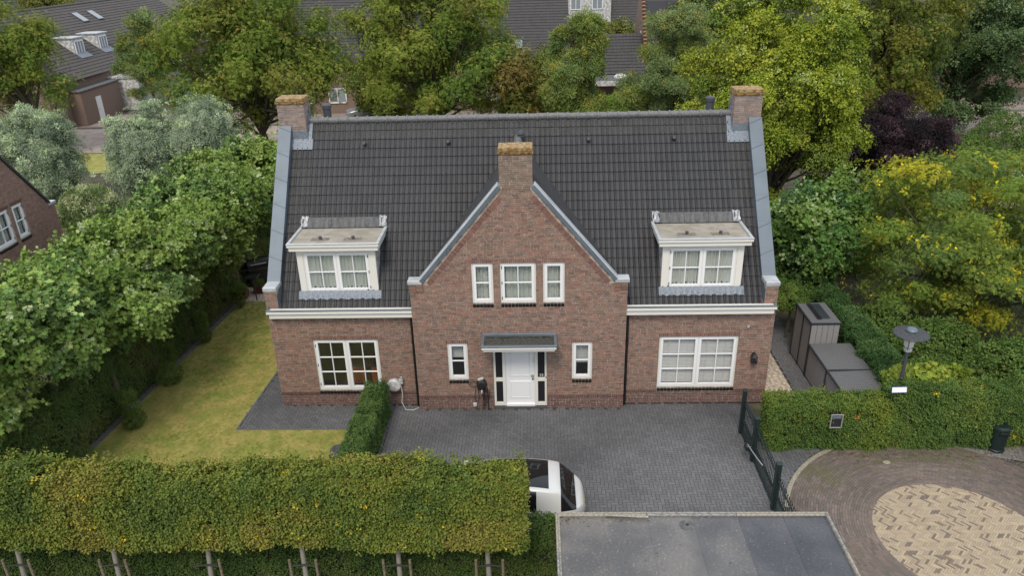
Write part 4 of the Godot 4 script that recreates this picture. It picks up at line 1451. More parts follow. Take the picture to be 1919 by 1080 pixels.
	# paler trees
	var br := {"kind": "fine", "n": 5200, "size": 0.45, "lobes": 40, "lr": 0.8, "tr": 0.12, "seed": 411, "pal": [Color(0.14, 0.18, 0.045), Color(0.17, 0.2, 0.05), Color(0.125, 0.17, 0.055)], "tips": [Color(0.26, 0.22, 0.04), Color(0.2, 0.24, 0.12)], "tip_share": 0.12}
	tree("birch_tree", "slender pale green tree in front of the small tiled roof", Vector3(3.4, 0, -30), Vector3(3.35, 5.8, -30), Vector3(2.3, 4.7, 2.1), br)
	br.seed = 412
	br.n = 7000
	br.lobes = 60
	br.pal = [Color(0.12, 0.16, 0.06), Color(0.145, 0.18, 0.07), Color(0.135, 0.165, 0.045)]
	tree("willow_tree", "loose grey green tree before the house with solar panels", Vector3(9.2, 0, -27.5), Vector3(9.3, 6.2, -28), Vector3(3.2, 5.2, 2.7), br)
	br.seed = 413
	br.n = 3000
	br.lobes = 30
	tree("light_tree", "thin light green tree in front of the brown roof", Vector3(-31.8, 0, -44), Vector3(-32.6, 6.4, -44), Vector3(2.3, 4.6, 2.2), br)
	var wl := {"kind": "fine", "n": 6500, "size": 0.36, "lobes": 60, "lr": 0.85, "tr": 0.1, "seed": 421, "pal": [Color(0.2, 0.245, 0.165), Color(0.235, 0.275, 0.195), Color(0.17, 0.21, 0.145)], "tips": [Color(0.4, 0.45, 0.3), Color(0.34, 0.4, 0.22)], "tip_share": 0.25}
	tree("silver_willow", "round silvery willow beside the neighbouring gable", Vector3(-28.4, 0, -22.5), Vector3(-28.7, 3.0, -22), Vector3(2.3, 3.4, 2.2), wl, "silver willows")
	wl.seed = 422
	tree("silver_willow", "silvery willow between the brown garage and the plane trees", Vector3(-22.8, 0, -22.5), Vector3(-22.5, 3.1, -22), Vector3(2.0, 3.3, 2.0), wl, "silver willows")
	wl.seed = 423
	wl.n = 3000
	tree("silver_willow", "silvery willow top rising behind the plane trees", Vector3(-18.7, 0, -22.5), Vector3(-18.8, 4.4, -22), Vector3(1.5, 2.2, 1.5), wl, "silver willows")
	# bright tree and neighbours on the right
	tree("tulip_tree", "large bright yellow green tree behind the right chimney", Vector3(12.2, 0, -15), Vector3(12.0, 7.0, -15), Vector3(4.4, 6.2, 3.8), {"kind": "broad", "n": 14000, "size": 0.35, "lobes": 120, "lr": 0.95, "tr": 0.2, "seed": 431, "pal": [Color(0.16, 0.2, 0.024), Color(0.185, 0.215, 0.024), Color(0.135, 0.175, 0.026), Color(0.205, 0.225, 0.03), Color(0.115, 0.155, 0.028)], "tips": [Color(0.27, 0.28, 0.04), Color(0.24, 0.27, 0.09)], "tip_share": 0.15})
	tree("ash_tree", "dark green open tree by the street, trunk showing below", Vector3(32.6, 0, -37.5), Vector3(31.8, 6.0, -36.5), Vector3(5.2, 6.0, 4.0), {"kind": "broad", "n": 6000, "size": 0.46, "lobes": 60, "lr": 1.1, "tr": 0.2, "seed": 432, "pal": [Color(0.05, 0.085, 0.03), Color(0.065, 0.1, 0.038), Color(0.08, 0.115, 0.05)], "tips": [Color(0.14, 0.18, 0.09)], "tip_share": 0.15})
	tree("copper_plum", "dark purple plum tree between the green trees", Vector3(17.9, 0, -16), Vector3(18.3, 4.2, -15.6), Vector3(3.0, 3.4, 2.4), {"kind": "fine", "n": 4200, "size": 0.36, "lobes": 44, "lr": 0.75, "tr": 0.1, "seed": 433, "pal": [Color(0.022, 0.014, 0.018), Color(0.03, 0.018, 0.024), Color(0.018, 0.015, 0.018)], "tips": [Color(0.07, 0.045, 0.055)], "tip_share": 0.15})
	tree("honey_locust", "feathery honey locust with bright yellow tips behind the street lamp", Vector3(16.6, 0, -5.6), Vector3(17.4, 3.8, -6.0), Vector3(5.8, 3.9, 5.0), {"kind": "spray", "n": 18000, "size": 0.28, "lobes": 150, "lr": 0.85, "tr": 0.13, "seed": 434, "lobe_shape": Vector3(1.2, 0.5, 1.2), "pal": [Color(0.112, 0.16, 0.028), Color(0.13, 0.172, 0.03), Color(0.1, 0.148, 0.034), Color(0.088, 0.135, 0.038), Color(0.12, 0.162, 0.032), Color(0.108, 0.152, 0.034), Color(0.15, 0.18, 0.032), Color(0.116, 0.158, 0.032), Color(0.1, 0.145, 0.034), Color(0.26, 0.25, 0.026)], "tips": [Color(0.5, 0.4, 0.02), Color(0.4, 0.36, 0.025), Color(0.3, 0.29, 0.03)], "tip_share": 0.07})
	tree("maple_tree", "fresh green maple beside the right end wall of the house", Vector3(11.9, 0, -7.4), Vector3(11.7, 3.3, -7.2), Vector3(2.3, 2.8, 2.4), {"kind": "lobed", "n": 4600, "size": 0.25, "lobes": 56, "lr": 0.65, "tr": 0.09, "seed": 435, "pal": [Color(0.065, 0.125, 0.03), Color(0.085, 0.15, 0.035), Color(0.11, 0.17, 0.04), Color(0.055, 0.105, 0.035)], "tips": [Color(0.2, 0.26, 0.11)], "tip_share": 0.12})
	tree("ball_tree", "small round clipped tree by the side path", Vector3(10.15, 0, -4.8), Vector3(10.2, 1.75, -4.8), Vector3(0.6, 0.5, 0.6), {"kind": "small", "n": 750, "size": 0.2, "lobes": 14, "lr": 0.42, "tr": 0.045, "seed": 436, "pal": [Color(0.05, 0.09, 0.02), Color(0.075, 0.115, 0.025), Color(0.1, 0.14, 0.03)]})
	# shrubs behind the ivy hedge and below the trees
	var sb := {"kind": "broad", "size": 0.3, "seed": 500, "pal": [Color(0.05, 0.09, 0.02), Color(0.07, 0.11, 0.025), Color(0.085, 0.12, 0.03)]}
	var sh := [["bushy_shrub", "dark bushy shrub behind the ivy hedge beside the lamp", Vector3(13.2, 0, 0.2), Vector3(1.3, 1.0, 1.0), 700], ["bushy_shrub", "dense green shrub below the honey locust near the street car", Vector3(15.8, 0, 0.0), Vector3(1.6, 1.3, 1.2), 900], ["bushy_shrub", "dark undergrowth shrub at the foot of the maple", Vector3(12.9, 0, -3.6), Vector3(1.2, 0.9, 1.6), 700], ["bushy_shrub", "low dark shrub below the tulip tree", Vector3(11.0, 0, -11.5), Vector3(2.4, 1.8, 1.6), 1200], ["bushy_shrub", "green shrub behind the lamp, below the honey locust trunk", Vector3(14.6, 0, -2.4), Vector3(1.5, 1.0, 1.3), 900], ["bushy_shrub", "broad shrub beside the street end of the ivy hedge", Vector3(18.4, 0, -1.2), Vector3(1.8, 1.2, 1.6), 1100], ["bushy_shrub", "dark bush behind the roof ridge, below the forked feathery tree", Vector3(-9.0, 0, -29), Vector3(3.0, 1.7, 1.6), 900], ["bushy_shrub", "dark bush behind the ridge, left of the birch", Vector3(-2.5, 0, -29.5), Vector3(3.2, 1.9, 1.6), 900], ["bushy_shrub", "dark bush below the wide feathery tree", Vector3(-13.5, 0, -29), Vector3(2.6, 2.0, 1.6), 800], ["bushy_shrub", "green bush behind the ridge below the birch", Vector3(4.5, 0, -27), Vector3(2.6, 1.6, 1.5), 800], ["bushy_shrub", "round green bush before the street, behind the honey locust", Vector3(24.5, 0, -21), Vector3(2.2, 2.2, 2.0), 1300], ["bushy_shrub", "leafy bush beside the white street car", Vector3(29.0, 0, -24.5), Vector3(2.4, 2.4, 2.2), 1400], ["bushy_shrub", "dark shrub at the foot of the purple plum", Vector3(15.0, 0, -12.0), Vector3(2.4, 1.6, 1.8), 1100]]
	for i in sh.size():
		sb.seed = 500 + i
		shrub(sh[i][0], sh[i][1], sh[i][2], [[Vector3(0, sh[i][3].y * 0.8, 0), sh[i][3], sh[i][4]]], sb)
	shrub("vine_shrub", "yellow green vine sprawling over the hedge below the lamp", Vector3(12.4, 0, 1.1), [[Vector3(0, 1.75, 0), Vector3(1.3, 0.28, 0.45), 260]], {"kind": "lobed", "size": 0.3, "seed": 510, "pal": [Color(0.17, 0.21, 0.03), Color(0.2, 0.23, 0.035), Color(0.13, 0.17, 0.03)]})
	shrub("variegated_shrub", "round cream variegated shrub beside the neighbouring gable", Vector3(-21.2, 0, -13.4), [[Vector3(0, 2.7, 0), Vector3(1.5, 1.3, 1.3), 1200], [Vector3(0, 1.2, 0.4), Vector3(1.2, 1.2, 1.0), 600]], {"kind": "fine", "size": 0.32, "seed": 511, "pal": [Color(0.09, 0.13, 0.045), Color(0.13, 0.16, 0.07)], "tips": [Color(0.4, 0.4, 0.24), Color(0.33, 0.35, 0.2)]})
	shrub("garden_shrub", "loose green shrub in front of the neighbouring windows", Vector3(-17.6, 0, -6.6), [[Vector3(0, 1.4, 0), Vector3(1.3, 1.3, 2.6), 1200]], {"kind": "broad", "size": 0.3, "seed": 512, "pal": [Color(0.06, 0.1, 0.025), Color(0.09, 0.12, 0.03), Color(0.13, 0.13, 0.035)]})
	shrub("round_bush", "round bright green bush below the flat white roof edge", Vector3(6.9, 0, -38), [[Vector3(0, 1.9, 0), Vector3(1.5, 1.6, 1.4), 800]], {"kind": "broad", "size": 0.4, "seed": 513, "pal": [Color(0.09, 0.16, 0.02), Color(0.12, 0.19, 0.025)]})
	# topiary along the lawn
	var tp := {"kind": "small", "size": 0.13, "seed": 520, "pal": [Color(0.065, 0.1, 0.022), Color(0.08, 0.115, 0.026), Color(0.1, 0.13, 0.03)]}
	for i in 5:
		tp.seed = 520 + i
		var at: Vector3 = [Vector3(-12.3, 0, -8.0), Vector3(-12.6, 0, -4.9), Vector3(-12.65, 0, -1.8), Vector3(-12.6, 0, 0.9), Vector3(-13.0, 0, 3.2)][i]
		var balls := [[[Vector3(0, 0.95, 0), Vector3(0.35, 0.25, 0.35), 130], [Vector3(0, 0.35, 0), Vector3(0.22, 0.35, 0.22), 100]], [[Vector3(0, 0.28, 0), Vector3(0.26, 0.28, 0.26), 110], [Vector3(0, 0.72, 0), Vector3(0.24, 0.26, 0.24), 100], [Vector3(-0.05, 1.15, 0), Vector3(0.24, 0.24, 0.24), 90]], [[Vector3(0, 0.4, 0), Vector3(0.48, 0.42, 0.48), 300]], [[Vector3(0, 0.3, 0), Vector3(0.36, 0.3, 0.36), 150], [Vector3(0, 0.75, 0), Vector3(0.3, 0.3, 0.3), 130], [Vector3(-0.04, 1.15, 0), Vector3(0.27, 0.24, 0.27), 110]], [[Vector3(0, 0.4, 0), Vector3(0.42, 0.38, 0.42), 200]]]
		shrub("topiary", ["flat topped clipped shrub at the corner of the pale terrace", "three ball clipped shrub halfway along the lawn edging", "single dark round clipped ball on the lawn edging", "three tier clipped shrub near the front of the lawn edging", "round clipped ball at the front end of the tall dark hedge"][i], at, balls[i], tp, "clipped shrubs along the lawn")
	shrub("spiral_topiary", "tall tiered clipped conifer in front of the dark hedge", Vector3(-13.25, 0, -3.0), [[Vector3(0, 0.4, 0), Vector3(0.4, 0.35, 0.4), 170], [Vector3(0, 0.95, 0), Vector3(0.36, 0.3, 0.36), 140], [Vector3(0, 1.5, 0), Vector3(0.32, 0.28, 0.32), 120], [Vector3(0, 2.05, 0), Vector3(0.26, 0.26, 0.26), 90], [Vector3(0, 2.5, 0), Vector3(0.16, 0.25, 0.16), 60]], tp)

# ---------------------------------------------------------------- neighbouring and far houses
func build_neighbour():
	var o := thing("neighbour_house", "neighbouring brick gable with white windows seen past the plane trees", "house", Vector3(-19.9, 0, -5.6), "", PI / 2)
	rng.seed = 31
	var slope := 1.198
	var wins := [[-0.55, 0.55, 3.9, 5.26], [0.77, 1.43, 3.9, 5.26]]
	var top := func(x: float) -> float:
		var ax := absf(x)
		return 8.25 - slope * ax if ax < 2.99 else 4.58
	var a := Acc.new()
	wall_core(a, -3.371, 3.371, [-2.99, 0.0, 2.99], wins, top, -0.28, 0.0)
	a.box(-3.37, 0, -8, 3.37, 4.4, -7.8)
	a.box(3.2, 0, -8, 3.371, 4.4, -0.28)
	a.box(-3.371, 0, -8, -3.2, 4.4, -0.28)
	a.box(-3.2, 3.0, -7.8, 3.2, 3.1, -0.28)
	mk("wall", a, M.mortar, o)
	var xf := []
	var cols := []
	var gaps := []
	for w in wins:
		gaps.append([w[0] + 3.371, w[1] + 3.371, w[2] - 0.13, w[3]])
		gaps.append([w[0] + 3.331, w[1] + 3.411, w[3], w[3] + 0.125])
	var t := Transform3D(Basis(), Vector3(-3.371, 0, 0))
	brick_rows(xf, cols, t, 6.742, 8.2, gaps, [Color(0.3, 0.165, 0.125), Color(0.27, 0.15, 0.12), Color(0.33, 0.19, 0.15)], func(y: float) -> Array:
		if y < 2.0:
			return [0.0, 0.0]
		var hx := 3.371 if y < 4.58 else (8.25 - y) / slope
		return [3.371 - hx, 3.371 + hx])
	for w in wins:
		soldiers(xf, cols, t, w[0] + 3.331, w[1] + 3.411, w[3], w[3] + 0.125, [Color(0.2, 0.11, 0.09)])
		window(o, w[0], w[1], w[2], w[3], -0.04, 1, 2 if w[1] - w[0] > 1 else 1, 2, "curtain", 1)
		sill(o, w[0], w[1], w[2], 0.0)
	many("brick_field", M.brick_mesh, M.brick, xf, cols, o)
	for s in [-1.0, 1.0]:
		var ln := sqrt(1.0 + slope * slope)
		var dir := Vector3(-s / ln, slope / ln, 0)
		var nm := Vector3(s * slope / ln, 1.0 / ln, 0)
		var c := Acc.new()
		c.bevx(Transform3D(Basis(dir, nm, dir.cross(nm)), Vector3(s * 2.99, 4.68, -0.1) + dir * 2.3 + nm * 0.05), Vector3(2.32, 0.05, 0.17), 0.012)
		mk("coping", c, M.tile_plain, o)
		var sh := Acc.new()
		sh.bev(2.97 if s > 0 else -3.42, 4.582, -0.3, 3.42 if s > 0 else -2.97, 4.7, 0.06, 0.012)
		mk("shoulder_stone", sh, M.zinc_pale, o)
		roof_plane(o, Vector3(s * 3.4, 4.05, -0.27), Vector3(s * 3.4, 4.05, -8.0), Vector3(0, 8.1, -0.27), Vector3(0, 8.1, -8.0), 17, 22)
# a tiled slope: p0, p1 along the eave, p2, p3 along the ridge
func roof_plane(parent: Node, p0: Vector3, p1: Vector3, p2: Vector3, p3: Vector3, rows: int, colsn: int, m: Material = null):
	var a := Acc.new()
	var n := (p1 - p0).cross(p2 - p0).normalized()
	if n.y < 0:
		n = -n
	for r in rows:
		var t0 := float(r) / rows - 0.008
		var t1 := float(r + 1) / rows
		for c in colsn:
			var u0 := float(c) / colsn
			var um := (c + 0.45) / colsn
			var u1 := float(c + 1) / colsn
			var e := 0.05
			var g := 0.03
			var A := p0.lerp(p1, u0).lerp(p2.lerp(p3, u0), t0)
			var B := p0.lerp(p1, um).lerp(p2.lerp(p3, um), t0)
			var C := p0.lerp(p1, u1).lerp(p2.lerp(p3, u1), t0)
			var D := p0.lerp(p1, u0).lerp(p2.lerp(p3, u0), t1)
			var E := p0.lerp(p1, um).lerp(p2.lerp(p3, um), t1)
			var F := p0.lerp(p1, u1).lerp(p2.lerp(p3, u1), t1)
			var k := rng.randf_range(0.85, 1.15)
			a.col = Color(k, k, k)
			a.quad(A + n * e, B + n * (e + g), E + n * g, D, n)
			a.quad(B + n * (e + g), C + n * e, F, E + n * g, n)
			a.quad(A, B, B + n * (e + g), A + n * e, (p0 - p2).normalized())
			a.quad(B, C, C + n * e, B + n * (e + g), (p0 - p2).normalized())
	var o := mk("tiled_slope", a, m if m else M.tile_far, parent)
	o.set_meta("kind", "stuff")
func skylight(parent: Node, c: Vector3, along: Vector3, up: Vector3, w: float, h: float):
	var n := along.cross(up).normalized()
	if n.y < 0:
		n = -n
	var b := Basis(along.normalized(), up.normalized(), along.normalized().cross(up.normalized()))
	var a := Acc.new()
	a.bevx(Transform3D(b, c + n * 0.06), Vector3(w * 0.5 + 0.07, h * 0.5 + 0.07, 0.08), 0.01)
	var s := mk("skylight", a, M.iron_soft, parent)
	var g := Acc.new()
	g.bevx(Transform3D(b, c + n * 0.145), Vector3(w * 0.5, h * 0.5, 0.01), 0.004)
	mk("pane", g, M.mirror_glass, s)
func small_window(parent: Node, c: Vector3, right: Vector3, w: float, h: float, bars := 1):
	var n := right.cross(Vector3.UP).normalized()
	var b := Basis(right.normalized(), Vector3.UP, n)
	var a := Acc.new()
	for q in [[-w / 2, 0, 0.05, h / 2], [w / 2, 0, 0.05, h / 2], [0, h / 2, w / 2, 0.05], [0, -h / 2, w / 2, 0.05]]:
		a.bevx(Transform3D(b, c + b * Vector3(q[0], q[1], 0.03)), Vector3(q[2], q[3], 0.04), 0.008)
	for i in bars:
		a.bevx(Transform3D(b, c + b * Vector3(-w / 2 + w * (i + 1) / (bars + 1), 0, 0.025)), Vector3(0.035, h / 2 - 0.05, 0.03), 0.006)
	var o := mk("window", a, M.white, parent)
	var g := Acc.new()
	g.bevx(Transform3D(b, c + b * Vector3(0, 0, 0.015)), Vector3(w / 2, h / 2, 0.01), 0.002)
	mk("pane", g, M.mirror_glass, o)
func build_far_houses():
	rng.seed = 90
	# left: long roof facing right, dormers, white extension
	var A := thing("row_house", "long brown tiled house with white dormers and two skylights", "house", Vector3(-49, 0, -60))
	var w := Acc.new()
	w.box(-7.4, 0, -22, 7.4, 4.0, 16)
	w.prism([Vector2(-7.4, 4.0), Vector2(7.4, 4.0), Vector2(0, 9.4)], -22, -21.7)
	w.prism([Vector2(-7.4, 4.0), Vector2(7.4, 4.0), Vector2(0, 9.4)], 15.7, 16)
	mk("wall", w, M.brick_far, A)
	roof_plane(A, Vector3(7.7, 3.9, 16.2), Vector3(7.7, 3.9, -22), Vector3(0, 9.5, 16.2), Vector3(0, 9.5, -22), 24, 100, M.tile_brown)
	roof_plane(A, Vector3(-7.7, 3.9, 16.2), Vector3(-7.7, 3.9, -22), Vector3(0, 9.5, 16.2), Vector3(0, 9.5, -22), 12, 30, M.tile_brown)
	var rg := Acc.new()
	rg.tube([Vector3(0, 9.5, 16.3), Vector3(0, 9.5, -22)], [0.15, 0.15], 8)
	mk("ridge", rg, M.tile_brown, A)
	for z in [[6.0, 1.8], [1.6, 1.8]]:
		var d := Acc.new()
		d.box(2.2, 5.2, z[0] - z[1] / 2, 5.4, 7.1, z[0] + z[1] / 2)
		var dm := mk("dormer", d, M.white_soft, A)
		var cp := Acc.new()
		cp.bev(2.0, 7.0, z[0] - z[1] / 2 - 0.12, 5.55, 7.12, z[0] + z[1] / 2 + 0.12, 0.02)
		mk("dormer_roof", cp, M.zinc_pale, dm)
		small_window(dm, Vector3(5.42, 6.15, z[0]), Vector3(0, 0, -1), z[1] - 0.4, 1.2, 2)
		var ap := Acc.new()
		ap.bevx(Transform3D(Basis(Vector3(0, 0, 1), -0.63), Vector3(5.75, 5.42, z[0])), Vector3(0.35, 0.03, z[1] / 2 + 0.1), 0.01)
		mk("lead_apron", ap, M.lead, dm)
	for z in [-1.8, -4.8]:
		skylight(A, Vector3(1.68, 8.28, z), Vector3(0, 0, -1), Vector3(-7.7, 5.6, 0), 1.0, 1.4)
	var ex := Acc.new()
	ex.bev(7.5, 0, -6, 10.4, 3.1, 6.0, 0.02)
	mk("extension", ex, M.white_soft, A)
	var er := Acc.new()
	er.bev(7.42, 3.102, -6.1, 10.5, 3.3, 6.1, 0.02)
	mk("extension_roof", er, M.white_roof, A)
	# brown garage box with a white door
	var gb := thing("brown_garage", "brown brick garage box with a narrow white door and grey roof", "garage", Vector3(-40.4, 0, -46.9))
	var g := Acc.new()
	g.box(-3.0, 0, -6.8, 0, 2.95, 0)
	mk("wall", g, M.brick_far, gb)
	var gr := Acc.new()
	gr.bev(-3.1, 2.952, -6.9, 0.1, 3.1, 0.1, 0.02)
	mk("roof", gr, M.felt_grey, gb)
	var gd := Acc.new()
	gd.bev(0.0, 0.05, -3.1, 0.05, 2.2, -2.2, 0.01)
	mk("door", gd, M.white, gb)
	var gh := Acc.new()
	gh.tube([Vector3(0.1, 1.05, -2.32), Vector3(0.1, 1.05, -2.45)], [0.02, 0.02], 6)
	mk("handle", gh, M.iron, gb)
	# centre: long dark roof, skylights, pale annex
	var B := thing("row_house", "dark tiled terrace behind the feathery trees, with two square skylights", "house", Vector3(-9, 0, -56))
	var bw := Acc.new()
	bw.box(-16, 0, -12, 12.6, 4.6, 5.4)
	bw.prismx([Vector2(5.4, 4.6), Vector2(-12, 4.6), Vector2(-3.3, 11.2)], 12.3, 12.6)
	mk("wall", bw, M.brick_far, B)
	roof_plane(B, Vector3(-16, 4.5, 5.8), Vector3(12.9, 4.5, 5.8), Vector3(-16, 11.3, -3.3), Vector3(12.9, 11.3, -3.3), 30, 84)
	for q in [Vector3(4.9, 7.35, 2.05), Vector3(8.0, 5.7, 4.25)]:
		skylight(B, q, Vector3(1, 0, 0), Vector3(0, 6.8, -9.1), 0.95, 1.0)
	for x in range(-15, 12, 3):
		small_window(B, Vector3(x, 1.6, 5.42), Vector3(1, 0, 0), 1.6, 1.3, 1)
	var pa := thing("pale_annex", "pale plastered annex with white posts beside the slender tree", "annex", Vector3(2.1, 0, -48.5))
	var pw := Acc.new()
	pw.box(-1.6, 0, -2.5, 2.2, 4.3, 0)
	mk("wall", pw, M.plaster_pale, pa)
	for x in [-1.7, -1.1, 2.2]:
		var pp := Acc.new()
		pp.bev(x - 0.08, 0, 0.02, x + 0.08, 5.0, 0.18, 0.01)
		mk("post", pp, M.white_soft, pa)
	# small roof with the white flat roof edge and dome light
	var C := thing("low_house", "low dark tiled roof with a white edged flat roof and dome light", "house", Vector3(8.3, 0, -51))
	var cw := Acc.new()
	cw.box(-2.2, 0, -8, 2.4, 3.2, 0.5)
	mk("wall", cw, M.brick_far, C)
	roof_plane(C, Vector3(-2.6, 3.1, 0.7), Vector3(2.5, 3.1, 0.7), Vector3(-2.6, 6.2, -3.6), Vector3(2.5, 6.2, -3.6), 13, 15)
	roof_plane(C, Vector3(-2.6, 3.1, -8), Vector3(2.5, 3.1, -8), Vector3(-2.6, 6.2, -3.6), Vector3(2.5, 6.2, -3.6), 8, 8)
	var cf := Acc.new()
	cf.bev(-2.4, 2.75, 0.72, 2.5, 3.05, 4.6, 0.02)
	mk("flat_roof", cf, M.felt_grey, C)
	var ce := Acc.new()
	ce.bev(-2.45, 2.7, 4.61, 2.55, 3.1, 4.72, 0.01)
	mk("roof_edge", ce, M.white_soft, C)
	var cd := Acc.new()
	cd.lathe([Vector2(0.6, 0), Vector2(0.6, 0.1), Vector2(0.5, 0.24), Vector2(0.3, 0.34), Vector2(0, 0.38)], 14, Transform3D(Basis(), Vector3(0, 3.05, 2.6)))
	mk("dome_light", cd, M.white_soft, C)
	for x in [-2.3, 2.4]:
		var cp2 := Acc.new()
		cp2.bev(x - 0.08, 0, 4.3, x + 0.08, 2.75, 4.46, 0.01)
		mk("post", cp2, M.iron_soft, C)
	# right: gable wall and roof with solar panels
	var D := thing("solar_house", "brown gabled house with black solar panels on its tiled roof", "house", Vector3(10.9, 0, -52))
	var dw := Acc.new()
	dw.box(0.0, 0, -9.5, 11, 4.4, 0)
	dw.prismx([Vector2(0, 4.4), Vector2(-9.5, 4.4), Vector2(-4.75, 11.0)], 0.0, 0.3)
	mk("wall", dw, M.brick_far, D)
	roof_plane(D, Vector3(0.05, 4.2, 0.4), Vector3(11.3, 4.2, 0.4), Vector3(0.05, 11.2, -4.75), Vector3(11.3, 11.2, -4.75), 26, 32)
	var vg := Acc.new()
	for i in 22:
		vg.bevx(Transform3D(Basis(Vector3.RIGHT, -0.93), Vector3(0.05, 4.3 + 6.9 * (i + 0.5) / 22.0, 0.35 - 5.1 * (i + 0.5) / 22.0)), Vector3(0.16, 0.09, 0.2), 0.02)
	mk("verge_tile", vg, M.verge_red, D)
	for i in 2:
		for k in 3:
			var s := Acc.new()
			var t := 0.42 + 0.17 * i
			s.bevx(Transform3D(Basis(Vector3.RIGHT, -(PI / 2 - 0.936)), Vector3(1.3 + k * 1.75, 4.2 + 7.0 * t + 0.12, 0.4 - 5.15 * t + 0.1)), Vector3(0.86, 0.72, 0.02), 0.006)
			mk("solar_panel", s, M.solar, D)
	for q in [[2.6, 0.5], [3.8, 0.5]]:
		small_window(D, Vector3(-0.02, q[0] + 2.0, -3.5), Vector3(0, 0, -1), 0.5, 0.9, 0)
	# farther back
	var E := thing("white_house", "white house with a dormer window behind the purple bush", "house", Vector3(9.5, 0, -84))
	var ew := Acc.new()
	ew.box(-5, 0, -8, 1.2, 8.2, 0)
	mk("wall", ew, M.white_soft, E)
	roof_plane(E, Vector3(1.2, 4.6, 0.2), Vector3(12, 4.6, 0.2), Vector3(1.2, 11.5, -6), Vector3(12, 11.5, -6), 22, 30)
	for x in [-3.4, -0.6]:
		small_window(E, Vector3(x, 7.0, 0.02), Vector3(1, 0, 0), 1.3, 1.4, 1)
	for x in [4.0, 8.0]:
		skylight(E, Vector3(x, 8.6, -3.4), Vector3(1, 0, 0), Vector3(0, 6.9, -6.2), 0.9, 1.2)
	var spots := [[Vector3(-28, 0, -66), 14.0, 0.0, "house with a dark roof left of the feathery trees, mostly hidden"], [Vector3(30, 0, -62), 16.0, 0.1, "house with a dark roof behind the dark feathery tree"], [Vector3(52, 0, -56), 14.0, -0.2, "house with a dark roof behind the open ash tree"], [Vector3(-75, 0, -92), 24.0, 0.2, "distant terrace roof above the brown row house"], [Vector3(-14, 0, -92), 30.0, 0.05, "distant terrace roof behind the dark tiled terrace"], [Vector3(38, 0, -92), 30.0, -0.05, "distant terrace roof behind the tulip tree"]]
	for s in spots:
		var o := thing("far_house", "brick " + s[3], "house", s[0], "", s[2])
		var L: float = s[1]
		var fw := Acc.new()
		fw.box(-L / 2, 0, -9, L / 2, 4.8, 0)
		fw.prismx([Vector2(0, 4.8), Vector2(-9, 4.8), Vector2(-4.5, 9.8)], -L / 2, L / 2)
		mk("wall", fw, M.brick_far, o)
		roof_plane(o, Vector3(-L / 2 - 0.2, 4.7, 0.3), Vector3(L / 2 + 0.2, 4.7, 0.3), Vector3(-L / 2 - 0.2, 10.0, -4.5), Vector3(L / 2 + 0.2, 10.0, -4.5), 20, int(L * 2.6))
		for k in int(L / 3.5):
			small_window(o, Vector3(-L / 2 + 1.8 + k * 3.5, 3.2, 0.02), Vector3(1, 0, 0), 1.5, 1.3, 1)
	# trees between the far houses
	var fr := {"kind": "broad", "n": 2600, "size": 0.75, "lobes": 34, "lr": 1.5, "tr": 0.2, "seed": 600, "pal": [Color(0.085, 0.12, 0.03), Color(0.11, 0.13, 0.035), Color(0.13, 0.13, 0.035)]}
	var ft := [[Vector3(8.6, 0, -62), 2.6, "green bush tree above the low dark roof", fr.pal], [Vector3(6.0, 0, -72), 2.2, "purple leaved tree below the white house", [Color(0.05, 0.03, 0.035), Color(0.07, 0.04, 0.045)]], [Vector3(22, 0, -62), 6.2, "olive tree above the bright tulip tree", fr.pal], [Vector3(41, 0, -50), 6.0, "green tree above the open ash tree", fr.pal], [Vector3(-27, 0, -54), 4.4, "dark green tree beside the brown roof end", fr.pal], [Vector3(-64, 0, -84), 4.5, "green tree above the brown row house", fr.pal], [Vector3(15.5, 0, -40), 4.6, "olive tree between the solar roof and the tulip tree", fr.pal], [Vector3(27, 0, -44), 3.6, "shaded tree beside the street on the right", fr.pal], [Vector3(-12, 0, -45), 2.4, "low leafy tree beside the parked grey car", fr.pal], [Vector3(2, 0, -41), 2.2, "low leafy tree below the pale annex", fr.pal]]
	for i in ft.size():
		fr.seed = 600 + i
		fr.pal = ft[i][3]
		var r: float = ft[i][1]
		tree("far_tree", ft[i][2], ft[i][0], ft[i][0] + Vector3(0, r * 1.35, 0), Vector3(r, r * 1.2, r), fr)

